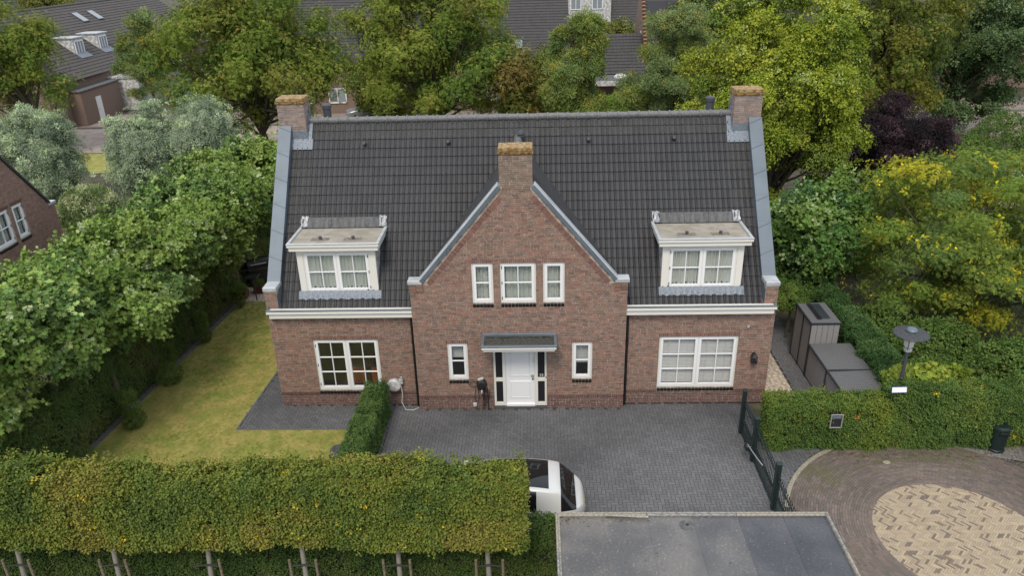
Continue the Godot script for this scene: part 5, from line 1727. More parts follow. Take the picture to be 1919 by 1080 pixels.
# ---------------------------------------------------------------- cars
func car(label: String, at: Vector3, turn: float, paint: Material, group := "") -> Node3D:
	# nose towards -x in its own axes; stations: x, sill, waist y, roof y, half width at waist, at roof
	var o := thing("parked_car", label, "car", at, group, turn)
	var key := [[0.0, 0.42, 0.62, 0.62, 0.55, 0.45], [0.1, 0.3, 0.78, 0.79, 0.76, 0.62], [0.35, 0.22, 0.88, 0.9, 0.89, 0.74], [0.9, 0.2, 0.97, 1.0, 0.93, 0.78], [1.3, 0.2, 1.0, 1.06, 0.93, 0.76], [1.75, 0.2, 1.0, 1.36, 0.93, 0.66], [2.1, 0.2, 1.0, 1.51, 0.93, 0.62], [2.7, 0.2, 1.0, 1.57, 0.93, 0.62], [3.3, 0.2, 1.01, 1.56, 0.93, 0.62], [3.8, 0.2, 1.0, 1.5, 0.93, 0.63], [4.1, 0.22, 1.0, 1.43, 0.9, 0.61], [4.34, 0.26, 0.98, 1.16, 0.83, 0.66], [4.5, 0.3, 0.94, 1.0, 0.73, 0.62], [4.62, 0.34, 0.9, 0.94, 0.6, 0.5], [4.7, 0.4, 0.84, 0.86, 0.45, 0.38], [4.74, 0.5, 0.7, 0.72, 0.3, 0.25]]
	var st := []
	var seg := []
	for i in key.size() - 1:
		for m in 3:
			var q := []
			for k in 6:
				q.append(cubic_interpolate(key[i][k], key[i + 1][k], key[maxi(i - 1, 0)][k], key[mini(i + 2, key.size() - 1)][k], m / 3.0))
			st.append(q)
			seg.append(i)
	st.append(key[key.size() - 1])
	var body := Acc.new()
	var glass := Acc.new()
	var trim := Acc.new()
	var rear := Acc.new()
	var grid := []
	for s in st:
		var hw: float = s[4]
		var r := []
		for p in [[s[1], hw * 0.93], [lerpf(s[1], s[2], 0.35), hw * 1.0], [lerpf(s[1], s[2], 0.78), hw * 1.01], [s[2], hw * 0.97], [lerpf(s[2], s[3], 0.86), lerpf(hw * 0.97, s[5], 0.8)], [s[3] - 0.012, s[5] * 0.92], [s[3] + 0.012, s[5] * 0.5], [s[3] + 0.02, 0.0]]:
			r.append(Vector3(s[0], p[0], p[1]))
		grid.append(r)
	var nor := []
	for i in grid.size():
		var r := []
		for k in 8:
			var du: Vector3 = grid[mini(i + 1, grid.size() - 1)][k] - grid[maxi(i - 1, 0)][k]
			var dv: Vector3 = grid[i][mini(k + 1, 7)] - grid[i][maxi(k - 1, 0)]
			if k == 7:
				dv = Vector3(0, 0, -1)
			var n := du.cross(dv).normalized()
			var c: Vector3 = grid[i][k] - Vector3(clampf(grid[i][k].x, 0.9, 3.8), 0.6, 0)
			r.append(n if n.dot(c) > 0 else -n)
		nor.append(r)
	for j in grid.size() - 1:
		var i: int = seg[j]
		for k in 7:
			for sd in [1.0, -1.0]:
				var m := Vector3(1, 1, sd)
				var acc := body
				if k == 3 and i >= 4 and (i <= 7 or (i == 8 and j % 3 == 0)):
					acc = glass
				elif k >= 5 and (i == 4 or i == 5):
					acc = glass
				elif k >= 5 and i >= 6 and i <= 8:
					acc = rear
				elif k >= 3 and (i == 10 or i == 11):
					acc = glass
				elif k == 0:
					acc = trim
				acc.quadn(grid[j][k] * m, grid[j + 1][k] * m, grid[j + 1][k + 1] * m, grid[j][k + 1] * m, nor[j][k] * m, nor[j + 1][k] * m, nor[j + 1][k + 1] * m, nor[j][k + 1] * m)
	body.quad(Vector3(0, 0.42, 0.5), Vector3(0, 0.62, 0.42), Vector3(0, 0.62, -0.42), Vector3(0, 0.42, -0.5), Vector3(-1, 0, 0))
	trim.quad(Vector3(4.74, 0.5, 0.28), Vector3(4.74, 0.73, 0.24), Vector3(4.74, 0.73, -0.24), Vector3(4.74, 0.5, -0.28), Vector3(1, 0, 0))
	mk("body", body, paint, o)
	mk("window_glass", glass, M.car_glass, o)
	mk("roof_glass", rear, M.car_glass, o)
	mk("trim", trim, M.car_trim, o)
	for x in [0.86, 3.72]:
		for s in [-0.82, 0.82]:
			var w := part("wheel", o)
			var t := Acc.new()
			t.lathe([Vector2(0.2, -0.11), Vector2(0.31, -0.11), Vector2(0.335, -0.08), Vector2(0.335, 0.08), Vector2(0.31, 0.11), Vector2(0.2, 0.11)], 24, Transform3D(Basis(Vector3.RIGHT, PI / 2), Vector3(x, 0.335, s)))
			mk("tyre", t, M.tyre, w)
			var h := Acc.new()
			h.lathe([Vector2(0.22, -0.1), Vector2(0.21, 0.1), Vector2(0.05, 0.112), Vector2(0, 0.115)], 20, Transform3D(Basis(Vector3.RIGHT, PI / 2 if s > 0 else -PI / 2), Vector3(x, 0.335, s)))
			mk("rim", h, M.steel, w)
	for s in [-1.0, 1.0]:
		var l := Acc.new()
		l.bevx(Transform3D(Basis(Vector3.UP, s * 0.5), Vector3(0.2, 0.74, s * 0.68)), Vector3(0.1, 0.06, 0.12), 0.02)
		mk("headlight", l, M.mirror_glass, o)
		var tl := Acc.new()
		tl.bevx(Transform3D(Basis(Vector3.UP, -s * 0.35), Vector3(4.56, 0.86, s * 0.56)), Vector3(0.04, 0.03, 0.1), 0.015)
		mk("tail_light", tl, M.tail, o)
		var mr := Acc.new()
		mr.bevx(Transform3D(Basis(), Vector3(1.55, 1.04, s * 1.02)), Vector3(0.06, 0.07, 0.1), 0.03)
		mk("wing_mirror", mr, paint, o)
	var wp := Acc.new()
	wp.tube([Vector3(4.47, 1.04, -0.02), Vector3(4.3, 1.24, 0.18)], [0.012, 0.008], 5)
	mk("rear_wiper", wp, M.car_trim, o)
	var pt := Acc.new()
	pt.bev(4.742, 0.54, -0.26, 4.755, 0.65, 0.26, 0.004)
	mk("number_plate", pt, M.plate, o)
	return o

# ---------------------------------------------------------------- things about the house
func build_garage():
	var o := thing("flat_roofed_garage", "garage with a weathered grey felt roof and pale edge boards", "garage", Vector3(0.97, 0, 8.11))
	var w := Acc.new()
	w.box(0.1, 0, 0.1, 5.8, 2.45, 6.0)
	mk("wall", w, M.brick_plain, o)
	var r := Acc.new()
	r.bev(0.0, 2.45, 0.0, 5.89, 2.56, 6.1, 0.01)
	mk("roof_deck", r, M.board_old, o)
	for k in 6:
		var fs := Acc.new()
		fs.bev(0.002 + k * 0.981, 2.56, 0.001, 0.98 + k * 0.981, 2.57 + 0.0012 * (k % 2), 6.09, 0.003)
		mk("felt_sheen_sheet", fs, M["felt%d" % k], o)  # sheets differ in tone to carry a painted sky reflection
	# edge boards, one of them come loose
	var n := 0
	for q in [[0.0, 1.95], [1.96, 3.9], [3.91, 5.89]]:
		var b := Acc.new()
		b.bev(q[0], 2.42, -0.045, q[1], 2.63, 0.0, 0.008)
		b.bev(q[0], 2.572, 0.001, q[1], 2.615, 0.05, 0.008)
		mk("edge_board", b, M.board_old if n % 2 == 0 else M.board_pale, o)
		n += 1
	var lo := Acc.new()
	lo.bevx(Transform3D(Basis(Vector3.UP, -0.075), Vector3(1.5, 2.63, 0.085)), Vector3(0.48, 0.012, 0.028), 0.005)
	var lb := mk("loose_board", lo, M.board_old, o)
	for q in [[0.0, 1.15], [1.16, 3.2], [3.21, 6.1]]:
		for x in [0.0, 5.89]:
			var b := Acc.new()
			b.bev(x - 0.045, 2.42, q[0], x, 2.63, q[1], 0.008)
			b.bev(x, 2.572, q[0], x + (0.045 if x < 1 else -0.07), 2.612, q[1], 0.008)
			mk("edge_board", b, M.board_pale if n % 3 else M.board_old, o)
			n += 1
	var d := Acc.new()
	d.lathe([Vector2(0.17, 0.0), Vector2(0.16, 0.012), Vector2(0.06, 0.014), Vector2(0.035, 0.004), Vector2(0, 0.004)], 18, Transform3D(Basis(), Vector3(2.78, 2.57, 0.32)))
	mk("roof_drain", d, M.felt_grey, o)
	var dh := Acc.new()
	dh.lathe([Vector2(0.03, 0.0), Vector2(0.028, 0.012), Vector2(0, 0.012)], 10, Transform3D(Basis(), Vector3(2.79, 2.576, 0.3)))
	mk("drain_hole", dh, M.pipe, o)
	rng.seed = 71
	var xf := []
	var cols := []
	for i in 260:
		var e := rng.randf()
		var p := Vector3(rng.randf_range(0.08, 2.2) * e, 2.574, rng.randf_range(0.06, 0.5) * rng.randf()) if i < 150 else Vector3(rng.randf_range(0.1, 5.7), 2.574, rng.randf_range(0.06, 3.0))
		var sz := rng.randf_range(0.015, 0.05)
		xf.append(Transform3D(facing(Vector3.UP + rdir() * 0.3, e * 9.0) * Basis.from_scale(Vector3(sz, sz * 0.3, sz)), p))
		cols.append(jit(pick([Color(0.06, 0.05, 0.035), Color(0.3, 0.27, 0.22), Color(0.1, 0.08, 0.05), Color(0.35, 0.24, 0.05)]), 0.2))
	many("leaf_litter", LEAF.broad[0], M.leaf, xf, cols, o)

func build_gate():
	var o := thing("driveway_gate", "dark green spiked iron gate and fence beside the driveway", "gate", Vector3(6.88, 0, 1.5))
	for q in [[-0.05, 1.55, 0.06], [1.35, 1.5, 0.065], [3.45, 1.5, 0.065]]:
		var p := Acc.new()
		p.bev(-q[2], 0, q[0] - q[2], q[2], q[1], q[0] + q[2], 0.01)
		p.bev(-q[2] - 0.015, q[1], q[0] - q[2] - 0.015, q[2] + 0.015, q[1] + 0.03, q[0] + q[2] + 0.015, 0.01)
		mk("post", p, M.gate, o)
	for s in [[0.02, 1.28, 1.25], [1.42, 3.38, 1.25], [3.52, 6.5, 1.15]]:
		for y in [0.12, s[2] - 0.12, 0.55]:
			var r := Acc.new()
			r.bev(-0.018, y - 0.02, s[0], 0.018, y + 0.02, s[1], 0.004)
			mk("rail", r, M.gate, o)
		var n := int((s[1] - s[0]) / 0.115)
		for i in n:
			var z: float = lerpf(s[0], s[1], (i + 0.5) / n)
			var b := Acc.new()
			b.tube([Vector3(0, 0.05, z), Vector3(0, s[2], z)], [0.0085, 0.0085], 6)
			b.lathe([Vector2(0.008, 0), Vector2(0.024, 0.02), Vector2(0.016, 0.05), Vector2(0.0, 0.12)], 6, Transform3D(Basis(), Vector3(0, s[2] - 0.01, z)))
			mk("bar", b, M.gate, o)
			var b2 := Acc.new()
			b2.tube([Vector3(0, 0.05, z + 0.057), Vector3(0, 0.58, z + 0.057)], [0.0075, 0.0075], 6)
			b2.lathe([Vector2(0.007, 0), Vector2(0.02, 0.02), Vector2(0.0, 0.09)], 6, Transform3D(Basis(), Vector3(0, 0.57, z + 0.057)))
			mk("short_bar", b2, M.gate, o)
	var mb := Acc.new()
	mb.bev(-0.28, 0.45, 1.28, -0.14, 0.62, 1.5, 0.02)
	mb.bev(-0.14, 0.5, 1.33, -0.065, 0.56, 1.42, 0.01)
	var motor := mk("gate_motor", mb, M.gate, o)
	var am := Acc.new()
	am.tube([Vector3(-0.21, 0.62, 1.4), Vector3(-0.1, 0.62, 2.1), Vector3(-0.03, 0.6, 2.35)], [0.02, 0.02, 0.02], 8)
	mk("motor_arm", am, M.steel, o)

func build_things():
	# garden sheds
	var lo := thing("low_shed", "low grey plank storage shed with a ribbed lid", "shed", Vector3(9.95, 0, 1.45))
	var tall := thing("tall_shed", "tall narrow grey shed with a black edged roof", "shed", Vector3(9.95, 0, -1.95))
	for s in [[lo, 1.35, 3.35, 1.25, 17], [tall, 0.95, 1.6, 2.02, 8]]:
		var w: float = s[1]
		var l: float = s[2]
		var h: float = s[3]
		var b := Acc.new()
		b.box(0.02, 0.02, -l + 0.02, w - 0.02, h, -0.02)
		mk("box", b, M.shed_dark, s[0])
		var n := int(l / 0.19)
		for i in n:
			var p := Acc.new()
			p.bev(0.0, 0.06, -l + l * i / n + 0.006, 0.02, h - 0.02, -l + l * (i + 1) / n - 0.006, 0.004)
			mk("plank", p, M.shed, s[0])
		for i in int(w / 0.19):
			var p := Acc.new()
			var k := int(w / 0.19)
			p.bev(w * i / k + 0.006, 0.06, -0.02, w * (i + 1) / k - 0.006, h - 0.02, 0.0, 0.004)
			mk("plank", p, M.shed, s[0])
		var e := Acc.new()
		e.bev(-0.05, h, -l - 0.02, -0.002, h + 0.07, 0.03, 0.008)
		e.bev(0.0, h, -0.015, w + 0.03, h + 0.07, 0.03, 0.008)
		e.bev(-0.02, h, -l - 0.02, w + 0.03, h + 0.03, -0.018, 0.004)
		for z in [-l, -l * 0.5, -0.03]:
			e.bev(-0.03, 0.0, z - 0.01, -0.004, h, z + 0.04, 0.006)
		mk("edge_strip", e, M.shed_edge, s[0])
		var m := 24 if h < 1.5 else 9
		for i in m:
			var p := Acc.new()
			var tilt := Transform3D(Basis(Vector3(0, 0, 1), 0.03), Vector3(w * 0.5, h + 0.045, -l + l * (i + 0.5) / m))
			p.bevx(tilt, Vector3(w * 0.5 + 0.02, 0.014, l / m * 0.5 - 0.007), 0.006)
			mk("lid_board", p, M.shed_lid, s[0])
		var sm := Acc.new()
		if h < 1.5:
			sm.bev(0.0, h + 0.06, -l * 0.46 - 0.02, w + 0.02, h + 0.1, -l * 0.46 + 0.02, 0.006)
		else:
			for k in 3:
				sm.bev(0.28 + k * 0.05, h + 0.062, -l + 0.12, 0.3 + k * 0.05, h + 0.12, -0.25, 0.006)
			sm.bev(0.42, h + 0.062, -l + 0.15, 0.72, h + 0.1, -0.32, 0.015)
		mk("lid_strip", sm, M.shed_edge, s[0])
		var hd := Acc.new()
		hd.tube([Vector3(-0.05, h * 0.55, -l * 0.5 + 0.1), Vector3(-0.05, h * 0.75, -l * 0.5 + 0.1)], [0.018, 0.018], 6)
		mk("handle", hd, M.shed_edge, s[0])
	# street lamp
	var lp := thing("street_lamp", "street lamp with a wide flat grey disc hood above the ivy hedge", "lamp", Vector3(11.42, 0, 1.55))
	var a := Acc.new()
	a.tube([Vector3(0, 0, 0), Vector3(0, 3.0, 0)], [0.06, 0.05], 10)
	mk("pole", a, M.iron_soft, lp)
	a = Acc.new()
	a.lathe([Vector2(0.05, 2.9), Vector2(0.11, 2.95), Vector2(0.12, 3.02), Vector2(0.04, 3.06)], 14, Transform3D())
	mk("collar", a, M.zinc_pale, lp)
	a = Acc.new()
	a.lathe([Vector2(0.1, 3.08), Vector2(0.13, 3.12), Vector2(0.17, 3.46), Vector2(0.17, 3.5)], 16, Transform3D())
	mk("lamp_glass", a, M.lamp_glass, lp)
	a = Acc.new()
	for k in 3:
		a.tube([Vector3(0.13 * cos(k * 2.1), 3.04, 0.13 * sin(k * 2.1)), Vector3(0.19 * cos(k * 2.1), 3.5, 0.19 * sin(k * 2.1))], [0.01, 0.01], 5)
	mk("bracket", a, M.iron_soft, lp)
	a = Acc.new()
	a.lathe([Vector2(0.0, 3.49), Vector2(0.48, 3.49), Vector2(0.5, 3.51), Vector2(0.48, 3.54), Vector2(0.2, 3.6), Vector2(0.0, 3.61)], 32, Transform3D())
	mk("hood", a, M.lamp_hood, lp)
	a = Acc.new()
	a.lathe([Vector2(0.15, 3.6), Vector2(0.16, 3.64), Vector2(0.12, 3.69), Vector2(0.0, 3.7)], 18, Transform3D())
	mk("cap", a, M.zinc, lp)
	# street name sign in the hedge
	var sg := thing("street_sign", "small white sign with a blue edge standing in the ivy hedge", "sign", Vector3(10.95, 0, 2.42))
	a = Acc.new()
	a.tube([Vector3(0, 0, -0.3), Vector3(0, 1.9, -0.3), Vector3(0, 2.15, -0.04)], [0.025, 0.025, 0.025], 8)
	mk("post", a, M.steel, sg)
	var sb := Basis(Vector3.RIGHT, -0.25) * Basis(Vector3(0, 0, 1), 0.02)
	a = Acc.new()
	a.bevx(Transform3D(sb, Vector3(0, 2.16, -0.005)), Vector3(0.23, 0.1, 0.01), 0.004)
	mk("sign_frame", a, M.sign_blue, sg)
	a = Acc.new()
	a.bevx(Transform3D(sb, Vector3(0, 2.16, 0.008)), Vector3(0.205, 0.076, 0.004), 0.002)
	mk("sign_plate", a, M.white, sg)
	var tx := TextMesh.new()
	tx.text = "Bewaking"
	var fnt := SystemFont.new()
	fnt.font_names = PackedStringArray(["Droid Sans"])
	fnt.font_weight = 700
	tx.font = fnt
	tx.font_size = 32
	tx.pixel_size = 0.0018
	tx.depth = 0.002
	var to := MeshInstance3D.new()
	to.mesh = tx
	to.material_override = M.iron
	to.transform = Transform3D(sb, Vector3(0.05, 2.14, 0.0155))
	hang(to, "lettering", sg)
	# letter box in the hedge, bin at its foot
	var lb := thing("letter_box", "dark framed letter box set in the ivy hedge", "letter box", Vector3(9.3, 0.92, 2.47))
	a = Acc.new()
	a.bev(-0.15, 0.0, -0.35, 0.15, 0.42, 0.0, 0.01)
	mk("box", a, M.iron, lb)
	a = Acc.new()
	frame(a, -0.18, 0.18, -0.03, 0.45, 0.002, 0.03, 0.035)
	mk("rim", a, M.steel, lb)
	a = Acc.new()
	a.bev(-0.13, 0.3, 0.002, 0.13, 0.38, 0.02, 0.006)
	mk("flap", a, M.zinc, lb)
	var bn := thing("green_bin", "dark green litter bin at the foot of the ivy hedge", "bin", Vector3(14.2, 0, 2.32))
	a = Acc.new()
	a.lathe([Vector2(0.25, 0.0), Vector2(0.25, 0.05), Vector2(0.23, 0.08), Vector2(0.26, 0.75), Vector2(0.28, 0.76), Vector2(0.28, 0.82), Vector2(0.2, 0.86), Vector2(0, 0.87)], 8, Transform3D(Basis(Vector3.UP, PI / 8), Vector3.ZERO))
	mk("bin_body", a, M.bin_green, bn)
	a = Acc.new()
	a.bev(-0.14, 0.62, 0.22, 0.14, 0.72, 0.265, 0.01)
	mk("slot", a, M.pipe, bn)
	# fallen leaves and a pale stone on the paving
	var pt := thing("fallen_stone", "flat pale stone lying on the brown brick paving", "stone", Vector3(10.75, 0.004, 2.95))
	a = Acc.new()
	a.lathe([Vector2(0.12, 0.0), Vector2(0.1, 0.02), Vector2(0, 0.026)], 7, Transform3D(Basis.from_scale(Vector3(1, 1, 0.7)), Vector3.ZERO))
	mk("stone", a, M.kerb_sand, pt)
	rng.seed = 33
	var fx := []
	var fc := []
	for i in 220:
		var p := Vector3(rng.randf_range(8.6, 14.0), 0.008, 2.5 + 0.45 * rng.randf() * rng.randf())
		if i > 150:
			p = Vector3(rng.randf_range(-3.5, 13.0), 0.008, rng.randf_range(0.3, 6.5))
		var sz := rng.randf_range(0.03, 0.07) * (0.5 if i > 150 else 1.0)
		fx.append(Transform3D(facing(Vector3.UP + rdir() * 0.3, i) * Basis.from_scale(Vector3(sz, sz * 0.3, sz)), p))
		fc.append(jit(pick([Color(0.16, 0.09, 0.035), Color(0.2, 0.15, 0.06), Color(0.09, 0.07, 0.03), Color(0.3, 0.26, 0.2)]), 0.2))
	var fl := many("fallen_leaves", LEAF.broad[0], M.leaf, fx, fc, self)
	tag(fl, "brown fallen leaves on the paving below the ivy hedge", "leaves")
	# hose reel on the wall
	var hr := thing("hose_reel", "round white hose reel on the brick wall with its hose hanging down", "hose reel", Vector3(-4.2, 0.86, -0.26))
	a = Acc.new()
	a.lathe([Vector2(0, 0.0), Vector2(0.2, 0.0), Vector2(0.23, 0.03), Vector2(0.23, 0.15), Vector2(0.2, 0.18), Vector2(0.14, 0.19), Vector2(0, 0.195)], 24, Transform3D(Basis(Vector3.RIGHT, PI / 2), Vector3(0, 0, 0.02)))
	mk("drum", a, M.white_soft, hr)
	a = Acc.new()
	a.bev(0.16, 0.02, 0.0, 0.3, 0.2, 0.12, 0.02)
	a.bev(0.22, 0.2, 0.04, 0.28, 0.28, 0.1, 0.01)
	mk("bracket", a, M.white_soft, hr)
	a = Acc.new()
	a.tube([Vector3(0.22, 0.0, 0.12), Vector3(0.26, -0.3, 0.14), Vector3(0.22, -0.62, 0.2), Vector3(0.36, -0.83, 0.34), Vector3(0.6, -0.845, 0.34), Vector3(0.78, -0.84, 0.2)], [0.016, 0.016, 0.016, 0.016, 0.016, 0.016], 7)
	a.tube([Vector3(-0.2, 0.1, 0.12), Vector3(-0.27, -0.03, 0.16), Vector3(-0.3, -0.16, 0.16), Vector3(-0.33, -0.26, 0.16)], [0.014, 0.014, 0.014, 0.024], 7)
	mk("hose", a, M.white_soft, hr)
	# charger by the door
	var ch := thing("car_charger", "black wall charger with looped cables beside the white front door", "charger", Vector3(-1.27, 1.0, 0.02))
	a = Acc.new()
	a.lathe([Vector2(0, 0.0), Vector2(0.17, 0.0), Vector2(0.18, 0.03), Vector2(0.16, 0.12), Vector2(0.1, 0.15), Vector2(0, 0.155)], 20, Transform3D(Basis(Vector3.RIGHT, PI / 2) * Basis.from_scale(Vector3(0.95, 1, 1.15)), Vector3(0, 0, 0)))
	mk("charger_body", a, M.iron, ch)
	a = Acc.new()
	a.bevx(Transform3D(Basis(Vector3(0, 0, 1), 0.35), Vector3(-0.02, 0.22, 0.09)), Vector3(0.1, 0.035, 0.05), 0.02)
	a.bevx(Transform3D(Basis(Vector3(0, 0, 1), 0.0), Vector3(0.0, -0.26, 0.1)), Vector3(0.025, 0.06, 0.03), 0.01)
	mk("plug", a, M.white_soft, ch)
	for q in [[-0.14, -0.55, -0.2], [0.05, -0.75, 0.12], [0.12, -0.9, 0.28], [0.16, -0.6, 0.2], [-0.02, -0.86, 0.1]]:
		a = Acc.new()
		var pts := []
		var rad := []
		for i in 13:
			var t := i / 12.0
			pts.append(Vector3(lerpf(q[0], q[2], t) + 0.05 * sin(t * PI * 2.0), -0.05 + q[1] * sin(t * PI) - 0.12 * t, 0.07 + 0.02 * sin(t * 9.0)))
			rad.append(0.0095)
		a.tube(pts, rad, 6)
		mk("cable", a, M.pipe, ch)
	a = Acc.new()
	a.tube([Vector3(-0.12, 0.05, 0.05), Vector3(-0.3, 0.12, 0.05), Vector3(-0.4, 0.02, 0.05), Vector3(-0.36, -0.1, 0.05), Vector3(-0.14, -0.06, 0.05)], [0.01, 0.01, 0.01, 0.01, 0.01], 6)
	mk("cable", a, M.pipe, ch)
	var sk := thing("socket_box", "small pale outdoor socket box low on the brick wall", "socket", Vector3(-1.52, 0.13, 0.012))
	a = Acc.new()
	a.bev(-0.065, 0, 0, 0.065, 0.13, 0.07, 0.012)
	mk("box", a, M.zinc_pale, sk)
	a = Acc.new()
	a.bev(-0.05, 0.015, 0.07, 0.05, 0.115, 0.082, 0.006)
	mk("lid", a, M.white_soft, sk)
	var sn := thing("wall_sensor", "tiny pale sensor high on the right wing wall", "sensor", Vector3(7.27, 2.86, -0.27))
	a = Acc.new()
	a.bev(-0.035, -0.045, 0, 0.035, 0.045, 0.04, 0.01)
	mk("housing", a, M.zinc_pale, sn)
	# lantern on the right wing
	var ln := thing("wall_lantern", "black square wall lantern on the right wing", "lantern", Vector3(7.55, 1.62, -0.27))
	a = Acc.new()
	a.bev(-0.05, 0.0, 0.0, 0.05, 0.3, 0.02, 0.006)
	a.bev(-0.02, 0.2, 0.02, 0.02, 0.24, 0.1, 0.006)
	mk("back_plate", a, M.iron, ln)
	a = Acc.new()
	for x in [-0.075, 0.075]:
		for z in [0.05, 0.2]:
			a.bev(x - 0.008, 0.0, z - 0.008, x + 0.008, 0.2, z + 0.008, 0.002)
	a.bev(-0.09, -0.02, 0.035, 0.09, 0.0, 0.215, 0.006)
	mk("cage", a, M.iron, ln)
	a = Acc.new()
	a.lathe([Vector2(0.15, 0.2), Vector2(0.13, 0.22), Vector2(0.05, 0.3), Vector2(0, 0.32)], 4, Transform3D(Basis(Vector3.UP, PI / 4), Vector3(0, 0, 0.125)))
	mk("hood", a, M.iron, ln)
	a = Acc.new()
	a.box(-0.07, 0.0, 0.055, 0.07, 0.198, 0.195)
	mk("pane", a, M.glass, ln)
	# pot beside the hedge, kettle barbecue, planters, post on the terrace edge
	var bt := thing("planter_bowl", "dark grey rounded square bowl on a tapered foot beside the short hedge", "planter", Vector3(-5.22, 0, 3.3))
	a = Acc.new()
	var rs := func(r: float, y: float, acc: Acc, r2: float, y2: float):
		for i in 28:
			var q := []
			for w in [[r, y, i], [r, y, i + 1], [r2, y2, i + 1], [r2, y2, i]]:
				var an: float = TAU * w[2] / 28.0
				var c := Vector2(cos(an), sin(an))
				var k: float = w[0] / pow(pow(absf(c.x), 4.0) + pow(absf(c.y), 4.0), 0.25)
				q.append(Vector3(c.x * k, w[1], c.y * k))
			acc.quad(q[0], q[1], q[2], q[3], Vector3(q[0].x, 0.2 + (r - r2) * 3.0, q[0].z))
	for q in [[0.13, 0.0, 0.12, 0.05], [0.12, 0.05, 0.24, 0.62], [0.24, 0.62, 0.29, 0.68], [0.29, 0.68, 0.3, 0.75], [0.3, 0.75, 0.27, 0.79], [0.27, 0.79, 0.18, 0.8], [0.18, 0.8, 0.16, 0.785], [0.16, 0.785, 0.001, 0.785]]:
		rs.call(q[0], q[1], a, q[2], q[3])
	mk("bowl", a, M.pot, bt)
	var bq := thing("barbecue", "black covered barbecue on the pale terrace", "barbecue", Vector3(-12.3, 0, -10.6), "", 0.5)
	a = Acc.new()
	a.bev(-0.5, 0.02, -0.32, 0.5, 0.85, 0.32, 0.03)
	mk("cabinet", a, M.pipe, bq)
	a = Acc.new()
	a.bev(-0.85, 0.85, -0.3, 0.85, 0.9, 0.3, 0.02)
	mk("shelf", a, M.iron, bq)
	a = Acc.new()
	var pl2 := []
	for i in 9:
		var an := PI * i / 8.0
		pl2.append(Vector2(-0.32 * cos(an), 0.9 + 0.4 * sin(an)))
	a.prismx(pl2, -0.48, 0.48)
	mk("lid", a, M.iron_gloss, bq)
	a = Acc.new()
	a.tube([Vector3(-0.35, 1.1, 0.37), Vector3(0.35, 1.1, 0.37)], [0.02, 0.02], 8)
	a.tube([Vector3(-0.3, 1.1, 0.26), Vector3(-0.3, 1.1, 0.37)], [0.012, 0.012], 6)
	a.tube([Vector3(0.3, 1.1, 0.26), Vector3(0.3, 1.1, 0.37)], [0.012, 0.012], 6)
	mk("handle", a, M.steel, bq)
	for i in 2:
		var pt2 := thing("terracotta_planter", ["square red brown planter with a leafy plant near the barbecue", "square red brown planter half hidden by the clipped shrub"][i], "planter", [Vector3(-12.0, 0, -9.6), Vector3(-12.55, 0, -9.0)][i])
		a = Acc.new()
		for k in 4:
			var an := k * PI / 2
			a.bevx(Transform3D(Basis(Vector3.UP, an) * Basis(Vector3.RIGHT, 0.08), Basis(Vector3.UP, an) * Vector3(0, 0.19, 0.19)), Vector3(0.2, 0.19, 0.02), 0.01)
		mk("pot", a, M.terracotta, pt2)
		a = Acc.new()
		a.box(-0.17, 0.1, -0.17, 0.17, 0.33, 0.17)
		mk("soil", a, M.soil, pt2)
		var px := []
		var pc := []
		for k in 26:
			var d := rdir()
			d.y = absf(d.y)
			px.append(Transform3D(facing(d, k) * Basis.from_scale(Vector3(0.2, 0.2, 0.2)), Vector3(0, 0.42, 0) + d * 0.22))
			pc.append(jit(Color(0.11, 0.15, 0.04), 0.2))
		many("plant", LEAF.broad[0], M.leaf, px, pc, pt2)
	var fd := thing("garden_post", "dark post with a flat square top at the edge of the terrace", "post", Vector3(-11.85, 0, -8.75))
	a = Acc.new()
	a.tube([Vector3(0, 0, 0), Vector3(-0.03, 1.1, 0)], [0.03, 0.028], 8)
	mk("pole", a, M.rust, fd)
	a = Acc.new()
	a.bevx(Transform3D(Basis(Vector3(0, 0, 1), 0.1), Vector3(-0.05, 1.13, 0)), Vector3(0.3, 0.02, 0.25), 0.008)
	mk("tray", a, M.iron, fd)
	var gl := thing("garden_spotlight", "small grey garden spotlight at the foot of the dark hedge", "spotlight", Vector3(-13.1, 0, 0.3))
	a = Acc.new()
	a.tube([Vector3(0, 0, 0), Vector3(0, 0.3, 0)], [0.02, 0.02], 6)
	mk("stake", a, M.iron, gl)
	a = Acc.new()
	a.bevx(Transform3D(Basis(Vector3.RIGHT, -0.5), Vector3(0, 0.36, 0)), Vector3(0.13, 0.09, 0.07), 0.02)
	mk("housing", a, M.zinc, gl)
	var bl := thing("street_lamp", "blue capped street lamp before the feathery tree", "lamp", Vector3(-23.6, 0, -30.6))
	a = Acc.new()
	a.tube([Vector3(0, 0, 0), Vector3(0, 3.7, 0)], [0.06, 0.05], 8)
	mk("pole", a, M.iron_soft, bl)
	a = Acc.new()
	a.lathe([Vector2(0.08, 3.7), Vector2(0.14, 4.0), Vector2(0.15, 4.02)], 12, Transform3D())
	mk("lamp_glass", a, M.lamp_glass, bl)
	a = Acc.new()
	a.lathe([Vector2(0.28, 3.98), Vector2(0.24, 4.06), Vector2(0.08, 4.2), Vector2(0, 4.22)], 14, Transform3D())
	mk("hood", a, M.sign_blue, bl)

